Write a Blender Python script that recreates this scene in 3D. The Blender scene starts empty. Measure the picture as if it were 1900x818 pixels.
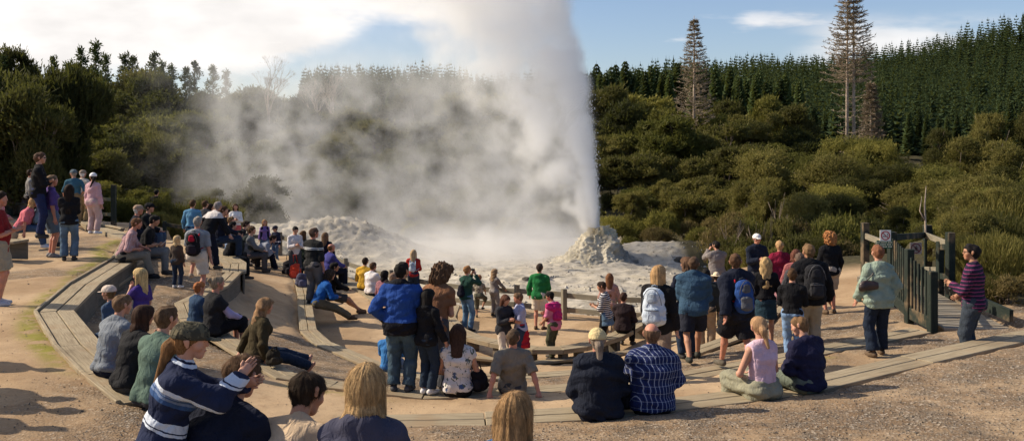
import bpy, math, random
import numpy as np
from math import radians as R, sin, cos, pi
from mathutils import Vector
rnd = random.Random(7)
SC = bpy.context.scene
COL = SC.collection
F0, CX, HY, CZ = 1750.0, 950.0, 270.0, 5.0      # focal (photo px), centre column, horizon row, camera height
V = lambda *a: np.array(a, dtype=float)
def nrm(v):
    v = np.asarray(v, float); return v / (np.linalg.norm(v) + 1e-9)
def PH(px, py, H):
    s = (py - HY) / H
    return V((px - CX) / s, F0 / s, CZ - H)

# ------------------------------------------------------------------ numpy noise
def _hash(ix, iy, iz, seed):
    n = (ix.astype(np.int64) * 374761393 + iy.astype(np.int64) * 668265263 + iz.astype(np.int64) * 2147483647 + seed * 144665) & 0xffffffff
    n = ((n ^ (n >> 13)) * 1274126177) & 0xffffffff
    return ((n ^ (n >> 16)) & 0xffff) / 65535.0
def vnoise(x, y, z=0.0, seed=0):
    x, y, z = np.broadcast_arrays(np.asarray(x, float), np.asarray(y, float), np.asarray(z, float))
    x0, y0, z0 = np.floor(x), np.floor(y), np.floor(z)
    fx, fy, fz = x - x0, y - y0, z - z0
    fx = fx * fx * (3 - 2 * fx); fy = fy * fy * (3 - 2 * fy); fz = fz * fz * (3 - 2 * fz)
    r = 0
    for dx in (0, 1):
        for dy in (0, 1):
            for dz in (0, 1):
                w = (fx if dx else 1 - fx) * (fy if dy else 1 - fy) * (fz if dz else 1 - fz)
                r = r + w * _hash(x0 + dx, y0 + dy, z0 + dz, seed)
    return r * 2 - 1
def fbm(x, y, z=0.0, octv=4, seed=0, gain=.5):
    r, a = 0, 1.0
    for i in range(octv):
        r = r + a * vnoise(x * 2 ** i, y * 2 ** i, np.asarray(z) * 2 ** i, seed + i); a *= gain
    return r
def sstep(a, b, x):
    t = np.clip((x - a) / (b - a), 0, 1); return t * t * (3 - 2 * t)

# ------------------------------------------------------------------ object helpers
def mesh_np(name, verts, quads=None, tris=None, smooth=True):
    me = bpy.data.meshes.new(name)
    verts = np.asarray(verts, np.float32)
    q = np.zeros((0, 4), np.int32) if quads is None else np.asarray(quads, np.int32).reshape(-1, 4)
    t = np.zeros((0, 3), np.int32) if tris is None else np.asarray(tris, np.int32).reshape(-1, 3)
    me.vertices.add(len(verts)); me.vertices.foreach_set('co', verts.ravel())
    nl = q.size + t.size
    me.loops.add(nl); me.loops.foreach_set('vertex_index', np.concatenate([q.ravel(), t.ravel()]))
    me.polygons.add(len(q) + len(t))
    st = np.concatenate([np.arange(len(q)) * 4, q.size + np.arange(len(t)) * 3]).astype(np.int32)
    me.polygons.foreach_set('loop_start', st)
    me.polygons.foreach_set('use_smooth', np.full(len(q) + len(t), smooth))
    me.update(calc_edges=True)
    return me
def link(name, data, mat=None, parent=None, loc=None):
    o = bpy.data.objects.new(name, data); COL.objects.link(o)
    if mat is not None and data is not None: data.materials.append(mat)
    if parent is not None: o.parent = parent
    if loc is not None: o.location = tuple(loc)
    return o
def empty(name, label, cat, loc, rz=0, group=None):
    o = bpy.data.objects.new(name, None); COL.objects.link(o); o.empty_display_size = .1
    o.location = tuple(loc); o.rotation_euler = (0, 0, rz)
    return tag(o, label, cat, group)
def tag(o, label=None, cat=None, group=None, kind=None):
    if label: o['label'] = label
    if cat: o['category'] = cat
    if group: o['group'] = group
    if kind: o['kind'] = kind
    return o
class MB:
    """collects boxes, beams and tubes into one mesh"""
    def __init__(s): s.v = []; s.q = []; s.t = []; s.uv = []
    def hexa(s, P8):
        b = sum(len(a) for a in s.v); s.v.append(np.array(P8, float))
        for f in ((0, 3, 2, 1), (4, 5, 6, 7), (0, 1, 5, 4), (1, 2, 6, 5), (2, 3, 7, 6), (3, 0, 4, 7)):
            s.q.append([b + i for i in f])
        return s
    def box(s, c, size, rz=0):
        x, y, z = np.array(size) / 2; c = np.array(c, float); ca, sa = cos(rz), sin(rz)
        P = [(-x, -y, -z), (x, -y, -z), (x, y, -z), (-x, y, -z), (-x, -y, z), (x, -y, z), (x, y, z), (-x, y, z)]
        return s.hexa([c + V(a * ca - b * sa, a * sa + b * ca, d) for a, b, d in P])
    def beam(s, a, b, w, h):
        a, b = np.array(a, float), np.array(b, float); d = nrm(b - a)
        side = nrm(np.cross(d, (0, 0, 1))) if abs(d[2]) < .98 else V(1, 0, 0)
        up = nrm(np.cross(side, d)); P = []
        for q in (-1, 1):
            for e in (a, b) if q < 0 else (a, b): pass
        c = [(-1, a), (1, a), (1, b), (-1, b)]
        P = [e + side * w / 2 * k - up * h / 2 for k, e in c] + [e + side * w / 2 * k + up * h / 2 for k, e in c]
        return s.hexa(P)
    def tube(s, pts, rad, n=6):
        pts = [np.array(p, float) for p in pts]; b = sum(len(a) for a in s.v); rings = []
        if not hasattr(rad, '__len__'): rad = [rad] * len(pts)
        for i, p in enumerate(pts):
            d = nrm(pts[min(i + 1, len(pts) - 1)] - pts[max(i - 1, 0)])
            u = nrm(np.cross(d, V(.13, .97, .2))); w = np.cross(d, u)
            rings.append([p + rad[i] * (u * cos(2 * pi * k / n) + w * sin(2 * pi * k / n)) for k in range(n)])
        s.v.append(np.array(rings).reshape(-1, 3))
        for i in range(len(pts) - 1):
            for k in range(n):
                s.q.append([b + i * n + k, b + i * n + (k + 1) % n, b + (i + 1) * n + (k + 1) % n, b + (i + 1) * n + k])
        c0 = b + len(pts) * n; s.v.append(np.array([pts[0], pts[-1]]))
        for k in range(n):
            s.t.append([c0, b + (k + 1) % n, b + k]); e = b + (len(pts) - 1) * n
            s.t.append([c0 + 1, e + k, e + (k + 1) % n])
        return s
    def build(s, name, mat, parent=None, smooth=False, loc=None):
        me = mesh_np(name, np.concatenate(s.v), s.q if s.q else None, s.t if s.t else None, smooth)
        return link(name, me, mat, parent, loc)

# ------------------------------------------------------------------ materials
MATS = {}
class NT:
    def __init__(s, tree): s.t = tree; s.n = tree.nodes; s.l = tree.links
    def new(s, kind, **kw):
        n = s.n.new(kind)
        for k, v in kw.items():
            if hasattr(n, k): setattr(n, k, v)
        return n
    def put(s, sock, v):
        if v is None: return
        if isinstance(v, bpy.types.NodeSocket): s.l.new(v, sock)
        elif hasattr(v, '__len__') and sock.type == 'RGBA' and len(v) == 3: sock.default_value = (*v, 1)
        else: sock.default_value = v
    def m(s, op, a, b=None, c=None, clamp=False):
        n = s.new('ShaderNodeMath', operation=op, use_clamp=clamp)
        for i, v in enumerate((a, b, c)): s.put(n.inputs[i], v)
        return n.outputs[0]
    def noise(s, vec, scale, detail=3, rough=.5, dist=0.0):
        n = s.new('ShaderNodeTexNoise'); s.put(n.inputs['Vector'], vec)
        s.put(n.inputs['Scale'], scale); s.put(n.inputs['Detail'], detail); s.put(n.inputs['Roughness'], rough); s.put(n.inputs['Distortion'], dist)
        return n.outputs[0]
    def mr(s, x, a, b, c=0.0, d=1.0, smooth=True):
        n = s.new('ShaderNodeMapRange', interpolation_type='SMOOTHSTEP' if smooth else 'LINEAR')
        s.put(n.inputs[0], x); s.put(n.inputs[1], a); s.put(n.inputs[2], b); s.put(n.inputs[3], c); s.put(n.inputs[4], d)
        return n.outputs[0]
    def mix(s, f, a, b):
        n = s.new('ShaderNodeMix', data_type='RGBA'); s.put(n.inputs[0], f); s.put(n.inputs[6], a); s.put(n.inputs[7], b)
        return n.outputs[2]
    def sep(s, v):
        n = s.new('ShaderNodeSeparateXYZ'); s.put(n.inputs[0], v); return n.outputs
    def comb(s, x, y, z):
        n = s.new('ShaderNodeCombineXYZ'); s.put(n.inputs[0], x); s.put(n.inputs[1], y); s.put(n.inputs[2], z); return n.outputs[0]
    def vscale(s, v, sc):
        n = s.new('ShaderNodeVectorMath', operation='MULTIPLY'); s.put(n.inputs[0], v); s.put(n.inputs[1], sc); return n.outputs[0]
def material(name, rough=.9, spec=.2):
    m = bpy.data.materials.new(name); m.use_nodes = True; t = NT(m.node_tree)
    b = t.n['Principled BSDF']; b.inputs['Roughness'].default_value = rough; b.inputs['Specular IOR Level'].default_value = spec
    return m, t, b
def bump(t, b, h, strength=.3, dist=.01):
    n = t.new('ShaderNodeBump'); t.put(n.inputs['Height'], h); n.inputs['Strength'].default_value = strength; n.inputs['Distance'].default_value = dist
    t.l.new(n.outputs[0], b.inputs['Normal'])
def objco(t): return t.new('ShaderNodeTexCoord').outputs['Object']
def dk(c, f): return tuple(min(1, x * f) for x in c)

def simple(name, col, rough=.8, var=.25, scale=8, bs=.2, bd=.005, spec=.2):
    key = ('s', name, tuple(col), rough)
    if key in MATS: return MATS[key]
    m, t, b = material(name, rough, spec); c = objco(t)
    n = t.noise(c, scale, 4, .6)
    t.put(b.inputs['Base Color'], t.mix(t.mr(n, .3, .7), dk(col, 1 - var), dk(col, 1 + var)))
    bump(t, b, n, bs, bd); MATS[key] = m; return m
def cloth(col, pat=None, *pa):
    key = ('c', tuple(col), pat, pa)
    if key in MATS: return MATS[key]
    m, t, b = material('cloth', .92, .12); c = objco(t); x, y, z = t.sep(c)
    n1 = t.noise(c, 7, 3, .6); n2 = t.noise(c, 160, 2, .6)
    base = t.mix(t.mr(n1, .25, .75), dk(col, .86), dk(col, 1.12))
    if pat == 'hs':                                  # horizontal stripes: colour, period, duty
        w = t.m('ADD', z, t.m('MULTIPLY', t.m('SUBTRACT', n1, .5), .02))
        f = t.m('GREATER_THAN', t.m('FRACT', t.m('DIVIDE', w, pa[1])), 1 - pa[2]); base = t.mix(f, base, pa[0])
    elif pat == 'bands':                             # list of (z0,z1) with a colour, in metres of the local frame
        f = 0.0
        for z0, z1 in pa[1]:
            w = t.m('ADD', z, t.m('MULTIPLY', t.m('SUBTRACT', n1, .5), .03))
            g = t.m('MULTIPLY', t.m('GREATER_THAN', w, z0), t.m('LESS_THAN', w, z1)); f = t.m('MAXIMUM', f, g)
        base = t.mix(f, base, pa[0])
    elif pat == 'rugby':
        a = t.m('ADD', t.m('MULTIPLY', z, .9), t.m('MULTIPLY', y, .42)); a = t.m('ADD', a, t.m('MULTIPLY', t.m('SUBTRACT', n1, .5), .03))
        fr = t.m('FRACT', t.m('DIVIDE', a, .17)); g = t.m('GREATER_THAN', fr, .52); h = t.m('LESS_THAN', fr, .60)
        k = t.m('MULTIPLY', t.m('GREATER_THAN', fr, .64), t.m('LESS_THAN', fr, .86))
        base = t.mix(t.m('MAXIMUM', t.m('MULTIPLY', g, h), k), base, pa[0])
        fr2 = t.m('FRACT', t.m('DIVIDE', t.m('ADD', a, .05), .34)); base = t.mix(t.m('MULTIPLY', t.m('GREATER_THAN', fr2, .84), .8), base, pa[1])
    elif pat == 'plaid':
        def ln(v, p, w): return t.m('LESS_THAN', t.m('FRACT', t.m('DIVIDE', v, p)), w)
        base = t.mix(t.m('MULTIPLY', ln(t.m('ADD', x, y), .052, .14), .75), base, pa[0])
        base = t.mix(t.m('MULTIPLY', ln(z, .075, .10), .4), base, pa[0])
        base = t.mix(t.m('MULTIPLY', ln(t.m('ADD', t.m('ADD', x, y), .026), .052, .25), .5), base, pa[1])
    elif pat == 'floral':
        v = t.new('ShaderNodeTexVoronoi', feature='F1'); t.put(v.inputs['Vector'], c); v.inputs['Scale'].default_value = 9.5
        ang = t.noise(c, 30, 2, .5); d = t.m('ADD', v.outputs['Distance'], t.m('MULTIPLY', ang, .55))
        pick = t.m('GREATER_THAN', t.sep(v.outputs['Color'])[0], .42)
        base = t.mix(t.m('MULTIPLY', t.mr(d, .70, .60), pick), base, pa[0])
        v2 = t.noise(c, 17, 1, .4, 1.2); base = t.mix(t.mr(v2, .60, .64), base, pa[1])
    elif pat == 'camo':
        q = t.noise(c, 18, 2, .5); base = t.mix(t.m('GREATER_THAN', q, .52), base, pa[0]); q2 = t.noise(t.vscale(c, (1, 1, 1.7)), 14, 2, .5, 1.0)
        base = t.mix(t.m('GREATER_THAN', q2, .60), base, pa[1])
    elif pat == 'wash':                              # faded denim
        base = t.mix(t.mr(t.noise(c, 3.3, 2), .45, .8), base, dk(col, 1.9))
    t.put(b.inputs['Base Color'], base)
    h = t.m('ADD', t.m('MULTIPLY', t.noise(t.vscale(c, (1, 1, .55)), 14, 2, .5, 1.0), 1.0), t.m('MULTIPLY', n2, .12))
    bump(t, b, h, .8, .035); MATS[key] = m; return m
def hairmat(col):
    key = ('h', tuple(col))
    if key in MATS: return MATS[key]
    m, t, b = material('hair_strands', .75, .12); c = objco(t)
    n = t.noise(t.vscale(c, (1, 1, .13)), 130, 3, .65, .6); n2 = t.noise(t.vscale(c, (1, 1, .3)), 22, 2, .5, .5)
    f = t.m('ADD', t.m('MULTIPLY', n, .6), t.m('MULTIPLY', n2, .4))
    t.put(b.inputs['Base Color'], t.mix(t.mr(f, .35, .65), dk(col, .55), dk(col, 1.35)))
    bump(t, b, f, .55, .010); MATS[key] = m; return m
def skinmat(col):
    key = ('k', tuple(col))
    if key in MATS: return MATS[key]
    m, t, b = material('skin', .55, .35); c = objco(t); n = t.noise(c, 12, 3)
    t.put(b.inputs['Base Color'], t.mix(t.mr(n, .3, .7), dk(col, .88), (min(1, col[0] * 1.08), col[1] * .98, col[2] * .94)))
    b.inputs['Subsurface Weight'].default_value = .0
    bump(t, b, t.noise(c, 90, 2), .15, .003); MATS[key] = m; return m
def wood(name, c1, c2, dark=1.0):
    key = ('w', name)
    if key in MATS: return MATS[key]
    m, t, b = material(name, .85, .15); uv = t.new('ShaderNodeUVMap').outputs[0]
    g = t.noise(t.vscale(uv, (1.1, 26, 1)), 2.2, 5, .62, .5); bl = t.noise(uv, .9, 3, .6)
    kn = t.noise(t.vscale(uv, (2, 9, 1)), 1.6, 2, .5)
    f = t.m('ADD', t.m('MULTIPLY', g, .65), t.m('MULTIPLY', bl, .35))
    base = t.mix(t.mr(f, .32, .66), c1, c2); base = t.mix(t.mr(kn, .72, .78, 0, .7), base, dk(c1, .5))
    base = t.mix(t.mr(t.noise(objco(t), 1.7, 4, .65), .50, .68, 0, .45), base, (.30, .20, .115))
    base = t.mix(t.mr(t.noise(objco(t), 3.1, 3, .6), .62, .72, 0, .35), base, dk(c1, .7))
    t.put(b.inputs['Base Color'], base); bump(t, b, g, .5, .006); MATS[key] = m; return m
def beam_uv(o):
    """box-ish UVs in metres: u along the longest axis of every face"""
    me = o.data; uvl = me.uv_layers.new(name='UVMap'); co = np.empty(len(me.vertices) * 3, np.float32); me.vertices.foreach_get('co', co); co = co.reshape(-1, 3)
    li = np.empty(len(me.loops), np.int32); me.loops.foreach_get('vertex_index', li)
    uv = np.zeros((len(li), 2), np.float32); k = 0
    for p in me.polygons:
        vs = co[li[p.loop_start:p.loop_start + p.loop_total]]
        e = np.roll(vs, -1, 0) - vs; L = np.linalg.norm(e, axis=1); d = e[np.argmax(L)] / (L.max() + 1e-9)
        if d[0] + d[1] * .37 < 0: d = -d
        n = np.array(p.normal); w = np.cross(n, d)
        uv[p.loop_start:p.loop_start + p.loop_total, 0] = vs @ d + p.index % 7 * 1.7
        uv[p.loop_start:p.loop_start + p.loop_total, 1] = vs @ w + p.index % 5 * .73
    uvl.data.foreach_set('uv', uv.ravel())
    return o

# ------------------------------------------------------------------ rings of the amphitheatre (row by row: photo column, row, metres below the lens, drop to the inside)
CEN = V(0, 23)
RINGPX = {
 'A': [(75,385,2.5,.1),(159,411,2.5,.2),(250,445,2.5,.3),(235,480,2.45,.35),(160,527,2.45,.42),(105,578,2.45,.42),(150,640,2.45,.42),(205,690,2.47,.42),(275,742,2.5,.42),
       (620,783,2.85,.35),(740,781,2.85,.35),(900,777,2.85,.35),(1060,770,2.83,.35),(1142,764,2.8,.35),(1257,752,2.8,.35),(1441,727,2.78,.35),
       (1529,712,2.75,.36),(1700,667,2.72,.38),(1900,623,2.7,.38),(2050,597,2.7,.38)],
 'C': [(250,410,3.2,.2),(314,424,2.9,.4),(330,446,2.7,.5),(398,464,2.72,.5),(436,489,2.8,.48),(434,505,2.85,.45),(407,531,2.95,.4),(341,562,3.05,.35),(352,590,3.1,.32),(367,606,3.1,.32),(464,657,3.1,.32),
       (531,697,3.2,.3),(620,714,3.3,.3),(711,725,3.35,.3),(787,733,3.35,.3),(889,728,3.35,.3),(960,725,3.35,.3),(1060,716,3.35,.3),(1165,708,3.35,.3),
       (1257,699,3.35,.28),(1373,679,3.33,.26),(1448,664,3.3,.22),(1580,638,3.28,.14),(1708,613,3.22,.12),(1760,600,3.2,.0)],
 'D': [(415,450,3.7,.3),(500,480,3.7,.5),(517,487,3.75,.5),(543,503,3.8,.48),(559,522,3.8,.46),(565,548,3.85,.45),(566,572,3.85,.45),(572,612,3.9,.42),(600,637,3.95,.4),(640,656,3.95,.38),
       (723,688,3.98,.35),(800,700,4,.35),(890,703,4,.35),(990,697,4,.35),(1060,692,4,.35),(1165,684,3.97,.35),(1256,663,3.9,.38),(1336,641,3.82,.42),
       (1399,612,3.72,.45),(1434,577,3.6,.5),(1450,562,3.6,.5)],
 'E': [(526,487,4.1,.2),(620,514,4.05,.3),(640,522,4.05,.35),(673,535,4.1,.38),(699,554,4.2,.36),(722,575,4.25,.3),(765,618,4.42,.25),(820,655,4.56,.15),(880,675,4.65,.12),(987,673,4.65,.12),(1075,669,4.65,.12),
       (1175,651,4.65,.12),(1256,628,4.6,.15),(1330,600,4.5,.2)],
}
def polar(x, y):
    return np.arctan2(x, -(y - CEN[1])), np.hypot(x, y - CEN[1])
RW, RT = {}, {}
for k, L in RINGPX.items():
    P = np.array([[*PH(a, b, h), d] for a, b, h, d in L]); RW[k] = P
    th, r = polar(P[:, 0], P[:, 1]); o = np.argsort(th); RT[k] = (th[o], r[o], P[o, 2], P[o, 3])
FEN = np.array([PH(457, 455, 3.5)[:2], (-12, 38), (-8.6, 35), (-5.7, 32.4), (-4.1, 30.6), (-2.3, 28.5), (.13, 26.9), (1.45, 26.3), (3.2, 25.4), (4.6, 25.0), (6.5, 26.5)])
STAGE = .15
def hillz(x, y):
    rx = np.interp(x, [-200, -100, -46, 20, 55, 90, 141, 260], [14, 15, 16, 18, 20.5, 23.5, 33, 46])
    yy = [50, 60, 75, 130, 260, 330]
    out = np.zeros_like(np.asarray(y, float) + np.asarray(x, float)); t = np.clip(y, 50, 330)
    z = np.interp(t, [50, 60, 75, 130], [0, .8, 2.6, 3.6])
    up = np.clip((t - 130) / 130, 0, 1); z = np.where(t > 130, 3.6 + (rx - 3.6) * up, z) - 4 * sstep(262, 330, t)
    return z
def terrain(x, y, fine=False):
    x = np.asarray(x, float); y = np.asarray(y, float); x, y = np.broadcast_arrays(x, y)
    th, r = polar(x, y); g = {}
    for k in 'ACDE':
        t, rr, z, d = RT[k]; g[k] = (np.interp(th, t, rr), np.interp(th, t, z), np.interp(th, t, d))
    def blend(r, r0, z0, r1, z1): return z0 + (z1 - z0) * np.clip((r0 - r) / np.maximum(r0 - r1, .2), 0, 1)
    rA, zA, dA = g['A']; rC, zC, dC = g['C']; rD, zD, dD = g['D']; rE, zE, dE = g['E']; b = .07
    out = zA + (2.55 - zA) * np.clip((r - rA) / 4.5, 0, 1) + .42 * sstep(17.95, 18.15, r) * (np.abs(th) < 1.2)
    s1 = blend(r, rA, zA - dA, rC, zC); s2 = blend(r, rC, zC - dC, rD, zD); s3 = blend(r, rD, zD - dD, rE, zE); s4 = blend(r, rE, zE - dE, rE - 2.5, STAGE)
    z = np.where(r > rA, out, np.where(r > rC, s1, np.where(r > rD, s2, np.where(r > rE, s3, s4))))
    for rr, up, dn in ((rA, zA, zA - dA), (rC, zC, zC - dC), (rD, zD, zD - dD), (rE, zE, zE - dE)):
        near = np.abs(r - rr) < .26; st = up - .07 + (dn - up + .07) * sstep(.03, -.13, r - rr)
        st = np.where(r - rr > 0, up - .07 + .05 * sstep(.16, .26, r - rr), st); st = np.where(r - rr < -.13, dn, st)
        z = np.where(near, st, z)
    # back country
    yF = np.interp(x, [-40, -14, FEN[0][0], *FEN[1:, 0], 9, 40], [30, 34, FEN[0][1], *FEN[1:, 1], 26.8, 30])
    zb = -.16 + 1.7 * sstep(-8.5, -16, x) + (.35 * sstep(7, 12, x) + .6 * sstep(12, 18, x)) * sstep(60, 35, y) + 0 * y
    zb = zb + 1.5 * np.exp(-(((x + 8.0) / 3.1) ** 2 + ((y - 44.5) / 3.0) ** 2) ** 1.1)
    zb = zb + .45 * np.exp(-(((x + 12.2) / 3.6) ** 2 + ((y - 43) / 3.2) ** 2))
    zb = zb + .72 * np.exp(-(((x - 7.6) / 3.2) ** 2 + ((y - 42) / 2.4) ** 2) ** 2) + .35 * np.exp(-(((x - 3.6) / 3.0) ** 2 + ((y - 39.5) / 3.2) ** 2))
    zb = zb + .35 * np.exp(-(((x + .4) / 1.0) ** 2 + ((y - 47.5) / 1.3) ** 2))
    zb = zb + hillz(x, y)
    w = sstep(.2, 2.6, y - yF); z = z * (1 - w) + zb * w
    sin_ = w * sstep(54, 50, y) * sstep(-15.5, -12.5, x) * sstep(10.5, 9, x)
    cw = sstep(1.15, .75, np.abs(x - 8.15 - (y - 16.5) * .135)) * sstep(16.25, 16.5, y) * sstep(25, 23.5, y); z = z * (1 - cw) + np.minimum(z, 1.66) * cw
    if fine:
        pool = np.exp(-(((x + 4) / 5.0) ** 2 + ((y - 49) / 3.6) ** 2) ** 2)
        rough = fbm(x * .9, y * .9, 0, 5, 3, .55); rid = 1 - 2 * np.abs(vnoise(x * 1.7, y * 2.1, 0, 9))
        z = z + sin_ * (1 - .92 * pool) * (.07 * rough + .045 * rid + .05 * np.maximum(fbm(x * 2.6, y * 2.6, 0, 3, 31), 0) ** 1.0)
        mnd = np.exp(-(((x + 8.2) / 3.8) ** 2 + ((y - 44.5) / 3.4) ** 2) ** 1.5) + .25 * np.exp(-(((x - 7.3) / 2.9) ** 2 + ((y - 42) / 2.4) ** 2))
        z = z + sin_ * mnd * (.13 * (1 - 2 * np.abs(vnoise(x * 2.1, y * 2.6, 0, 21))) + .10 * (1 - 2 * np.abs(vnoise(x * 4.7, y * 4.7, 0, 22))) + .05 * vnoise(x * 10, y * 10, 0, 23))
        z = z + (1 - sin_) * (.012 * fbm(x * 2.2, y * 2.2, 0, 4, 5) + .006 * fbm(x * 9, y * 9, 0, 2, 8)) * (y < 52)
        z = z + np.where(y > 52, .5 * fbm(x * .12, y * .12, 0, 3, 12), 0) * sstep(52, 62, y)
        return z, sin_, pool * w, g, th, r
    return z
tz = lambda x, y: float(terrain(x, y))
def ray_ring(px, ring):
    """where the sight line of a photo column meets a ring; returns x, y, seat height"""
    P = RW[ring]; q = (px - CX) / F0; best = None
    for i in range(len(P) - 1):
        a, b = P[i], P[i + 1]; fa, fb = a[0] - q * a[1], b[0] - q * b[1]
        if fa * fb <= 0 and fa != fb:
            t = fa / (fa - fb); c = a + (b - a) * t
            if best is None or c[1] < best[1]: best = c
    return best
# ------------------------------------------------------------------ implicit surfaces -> one continuous mesh
_CE = [((0,0,0),(1,0,0)),((0,1,0),(1,1,0)),((0,0,1),(1,0,1)),((0,1,1),(1,1,1)),((0,0,0),(0,1,0)),((1,0,0),(1,1,0)),((0,0,1),(0,1,1)),((1,0,1),(1,1,1)),
       ((0,0,0),(0,0,1)),((1,0,0),(1,0,1)),((0,1,0),(0,1,1)),((1,1,0),(1,1,1))]
def surfnet(F, lo, h):
    S = F < 0; nx, ny, nz = F.shape
    c = np.zeros((nx - 1, ny - 1, nz - 1), np.int8)
    for i in (0, 1):
        for j in (0, 1):
            for k in (0, 1): c += S[i:nx - 1 + i, j:ny - 1 + j, k:nz - 1 + k]
    I = np.argwhere((c > 0) & (c < 8))
    if len(I) == 0: return np.zeros((0, 3)), np.zeros((0, 4), int)
    acc = np.zeros((len(I), 3)); cnt = np.zeros(len(I))
    for a, b in _CE:
        a = np.array(a); b = np.array(b); ia, ib = I + a, I + b
        fa, fb = F[ia[:, 0], ia[:, 1], ia[:, 2]], F[ib[:, 0], ib[:, 1], ib[:, 2]]
        m = (fa < 0) != (fb < 0); t = np.where(m, fa / np.where(m, fa - fb, 1), 0)
        acc += np.where(m[:, None], a + (b - a) * t[:, None], 0); cnt += m
    v = lo + (I + acc / cnt[:, None]) * h
    idx = -np.ones(c.shape, np.int64); idx[I[:, 0], I[:, 1], I[:, 2]] = np.arange(len(I))
    Q = []
    for ax in range(3):
        o = [x for x in range(3) if x != ax]; sl0 = [slice(None)] * 3; sl1 = [slice(None)] * 3
        sl0[ax] = slice(0, -1); sl1[ax] = slice(1, None)
        for q in o: sl0[q] = slice(1, -1); sl1[q] = slice(1, -1)
        a, b = S[tuple(sl0)], S[tuple(sl1)]; E = np.argwhere(a != b)
        if len(E) == 0: continue
        flip = a[E[:, 0], E[:, 1], E[:, 2]]; base = E.copy(); base[:, o[0]] += 1; base[:, o[1]] += 1
        def g(d0, d1):
            J = base.copy(); J[:, o[0]] -= d0; J[:, o[1]] -= d1; return idx[J[:, 0], J[:, 1], J[:, 2]]
        q = np.stack([g(1, 1), g(0, 1), g(0, 0), g(1, 0)], 1)
        if ax == 1: flip = ~flip
        q[~flip] = q[~flip][:, ::-1]; Q.append(q)
    return v, np.concatenate(Q)
class Sdf:
    def __init__(s): s.p = []; s.cuts = []; s.disp = None
    def cone(s, a, b, ra, rb, k=.03, side=None, asp=1.0, cuts=None):
        s.p.append((np.array(a, float), np.array(b, float), ra, rb, k, side, asp, cuts)); return s
    def ball(s, c, r, k=.02, side=None, asp=1.0, cuts=None): return s.cone(c, np.array(c, float) + V(0, 0, 1e-4), r, r, k, side, asp, cuts)
    def cut(s, pt, n): s.cuts.append((np.array(pt, float), nrm(n))); return s
    def mesh(s, h):
        lo = np.min([np.minimum(p[0], p[1]) - max(p[2], p[3]) * max(1, p[6]) for p in s.p], 0) - .04 - h * 2
        hi = np.max([np.maximum(p[0], p[1]) + max(p[2], p[3]) * max(1, p[6]) for p in s.p], 0) + .04 + h * 2
        n = np.ceil((hi - lo) / h).astype(int) + 1
        F = np.full(n, .3, np.float32)
        for a, b, ra, rb, k, side, asp, cuts in s.p:
            m = max(ra, rb) * max(1, asp) + .05 + h
            i0 = np.maximum(((np.minimum(a, b) - m - lo) / h).astype(int), 0); i1 = np.minimum(((np.maximum(a, b) + m - lo) / h).astype(int) + 2, n)
            X = (lo[0] + np.arange(i0[0], i1[0]) * h)[:, None, None] - a[0]; Y = (lo[1] + np.arange(i0[1], i1[1]) * h)[None, :, None] - a[1]; Z = (lo[2] + np.arange(i0[2], i1[2]) * h)[None, None, :] - a[2]
            ab = b - a; L2 = ab @ ab + 1e-12
            t = np.clip((X * ab[0] + Y * ab[1] + Z * ab[2]) / L2, 0, 1)
            qx, qy, qz = X - t * ab[0], Y - t * ab[1], Z - t * ab[2]
            d2 = qx * qx + qy * qy + qz * qz
            if side is not None and asp != 1:
                sd = qx * side[0] + qy * side[1] + qz * side[2]; d2 = d2 - sd * sd * (1 - 1 / asp ** 2)
            d = np.sqrt(np.maximum(d2, 0)) - (ra + (rb - ra) * t)
            if cuts:
                for cp, cn in cuts: d = np.maximum(d, (X + a[0] - cp[0]) * cn[0] + (Y + a[1] - cp[1]) * cn[1] + (Z + a[2] - cp[2]) * cn[2])
            sub = F[i0[0]:i1[0], i0[1]:i1[1], i0[2]:i1[2]]
            if k > 0:
                hh = np.maximum(k - np.abs(sub - d), 0) / k; r = np.minimum(sub, d) - hh * hh * k * .25
            else: r = np.minimum(sub, d)
            F[i0[0]:i1[0], i0[1]:i1[1], i0[2]:i1[2]] = r
        X = (lo[0] + np.arange(n[0]) * h)[:, None, None]; Y = (lo[1] + np.arange(n[1]) * h)[None, :, None]; Z = (lo[2] + np.arange(n[2]) * h)[None, None, :]
        if s.disp is not None: F = F + s.disp(X, Y, Z)
        for cp, cn in s.cuts: F = np.maximum(F, (X - cp[0]) * cn[0] + (Y - cp[1]) * cn[1] + (Z - cp[2]) * cn[2])
        F[0], F[-1], F[:, 0], F[:, -1], F[:, :, 0], F[:, :, -1] = .1, .1, .1, .1, .1, .1
        return surfnet(F, lo, h)
def folds(seed, amp):
    r = random.Random(seed); W = [(r.uniform(-9, 9), r.uniform(-9, 9), r.uniform(14, 34), r.uniform(0, 6), r.uniform(-14, 14), r.uniform(-14, 14), r.uniform(4, 12)) for _ in range(4)]
    def f(X, Y, Z):
        d = 0
        for a, b, c, p, e, g, q in W: d = d + (1 - 2.2 * np.abs(np.sin((X * a + Y * b + Z * c + p) * .62 + 1.3 * np.sin(X * e + Y * g + Z * q + p))))
        return d * (amp / 2.2)
    return f
def strands(c, seed, amp):
    r = random.Random(seed); W = [(r.choice((11, 17, 23, 31)), r.uniform(0, 6), r.uniform(6, 20)) for _ in range(4)]
    def f(X, Y, Z):
        th = np.arctan2(X - c[0], Y - c[1] + .02); d = 0
        for n, p, q in W: d = d + np.sin(th * n + p + .7 * np.sin((Z - c[2]) * q + p))
        return d * (amp / 3)
    return f
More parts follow.
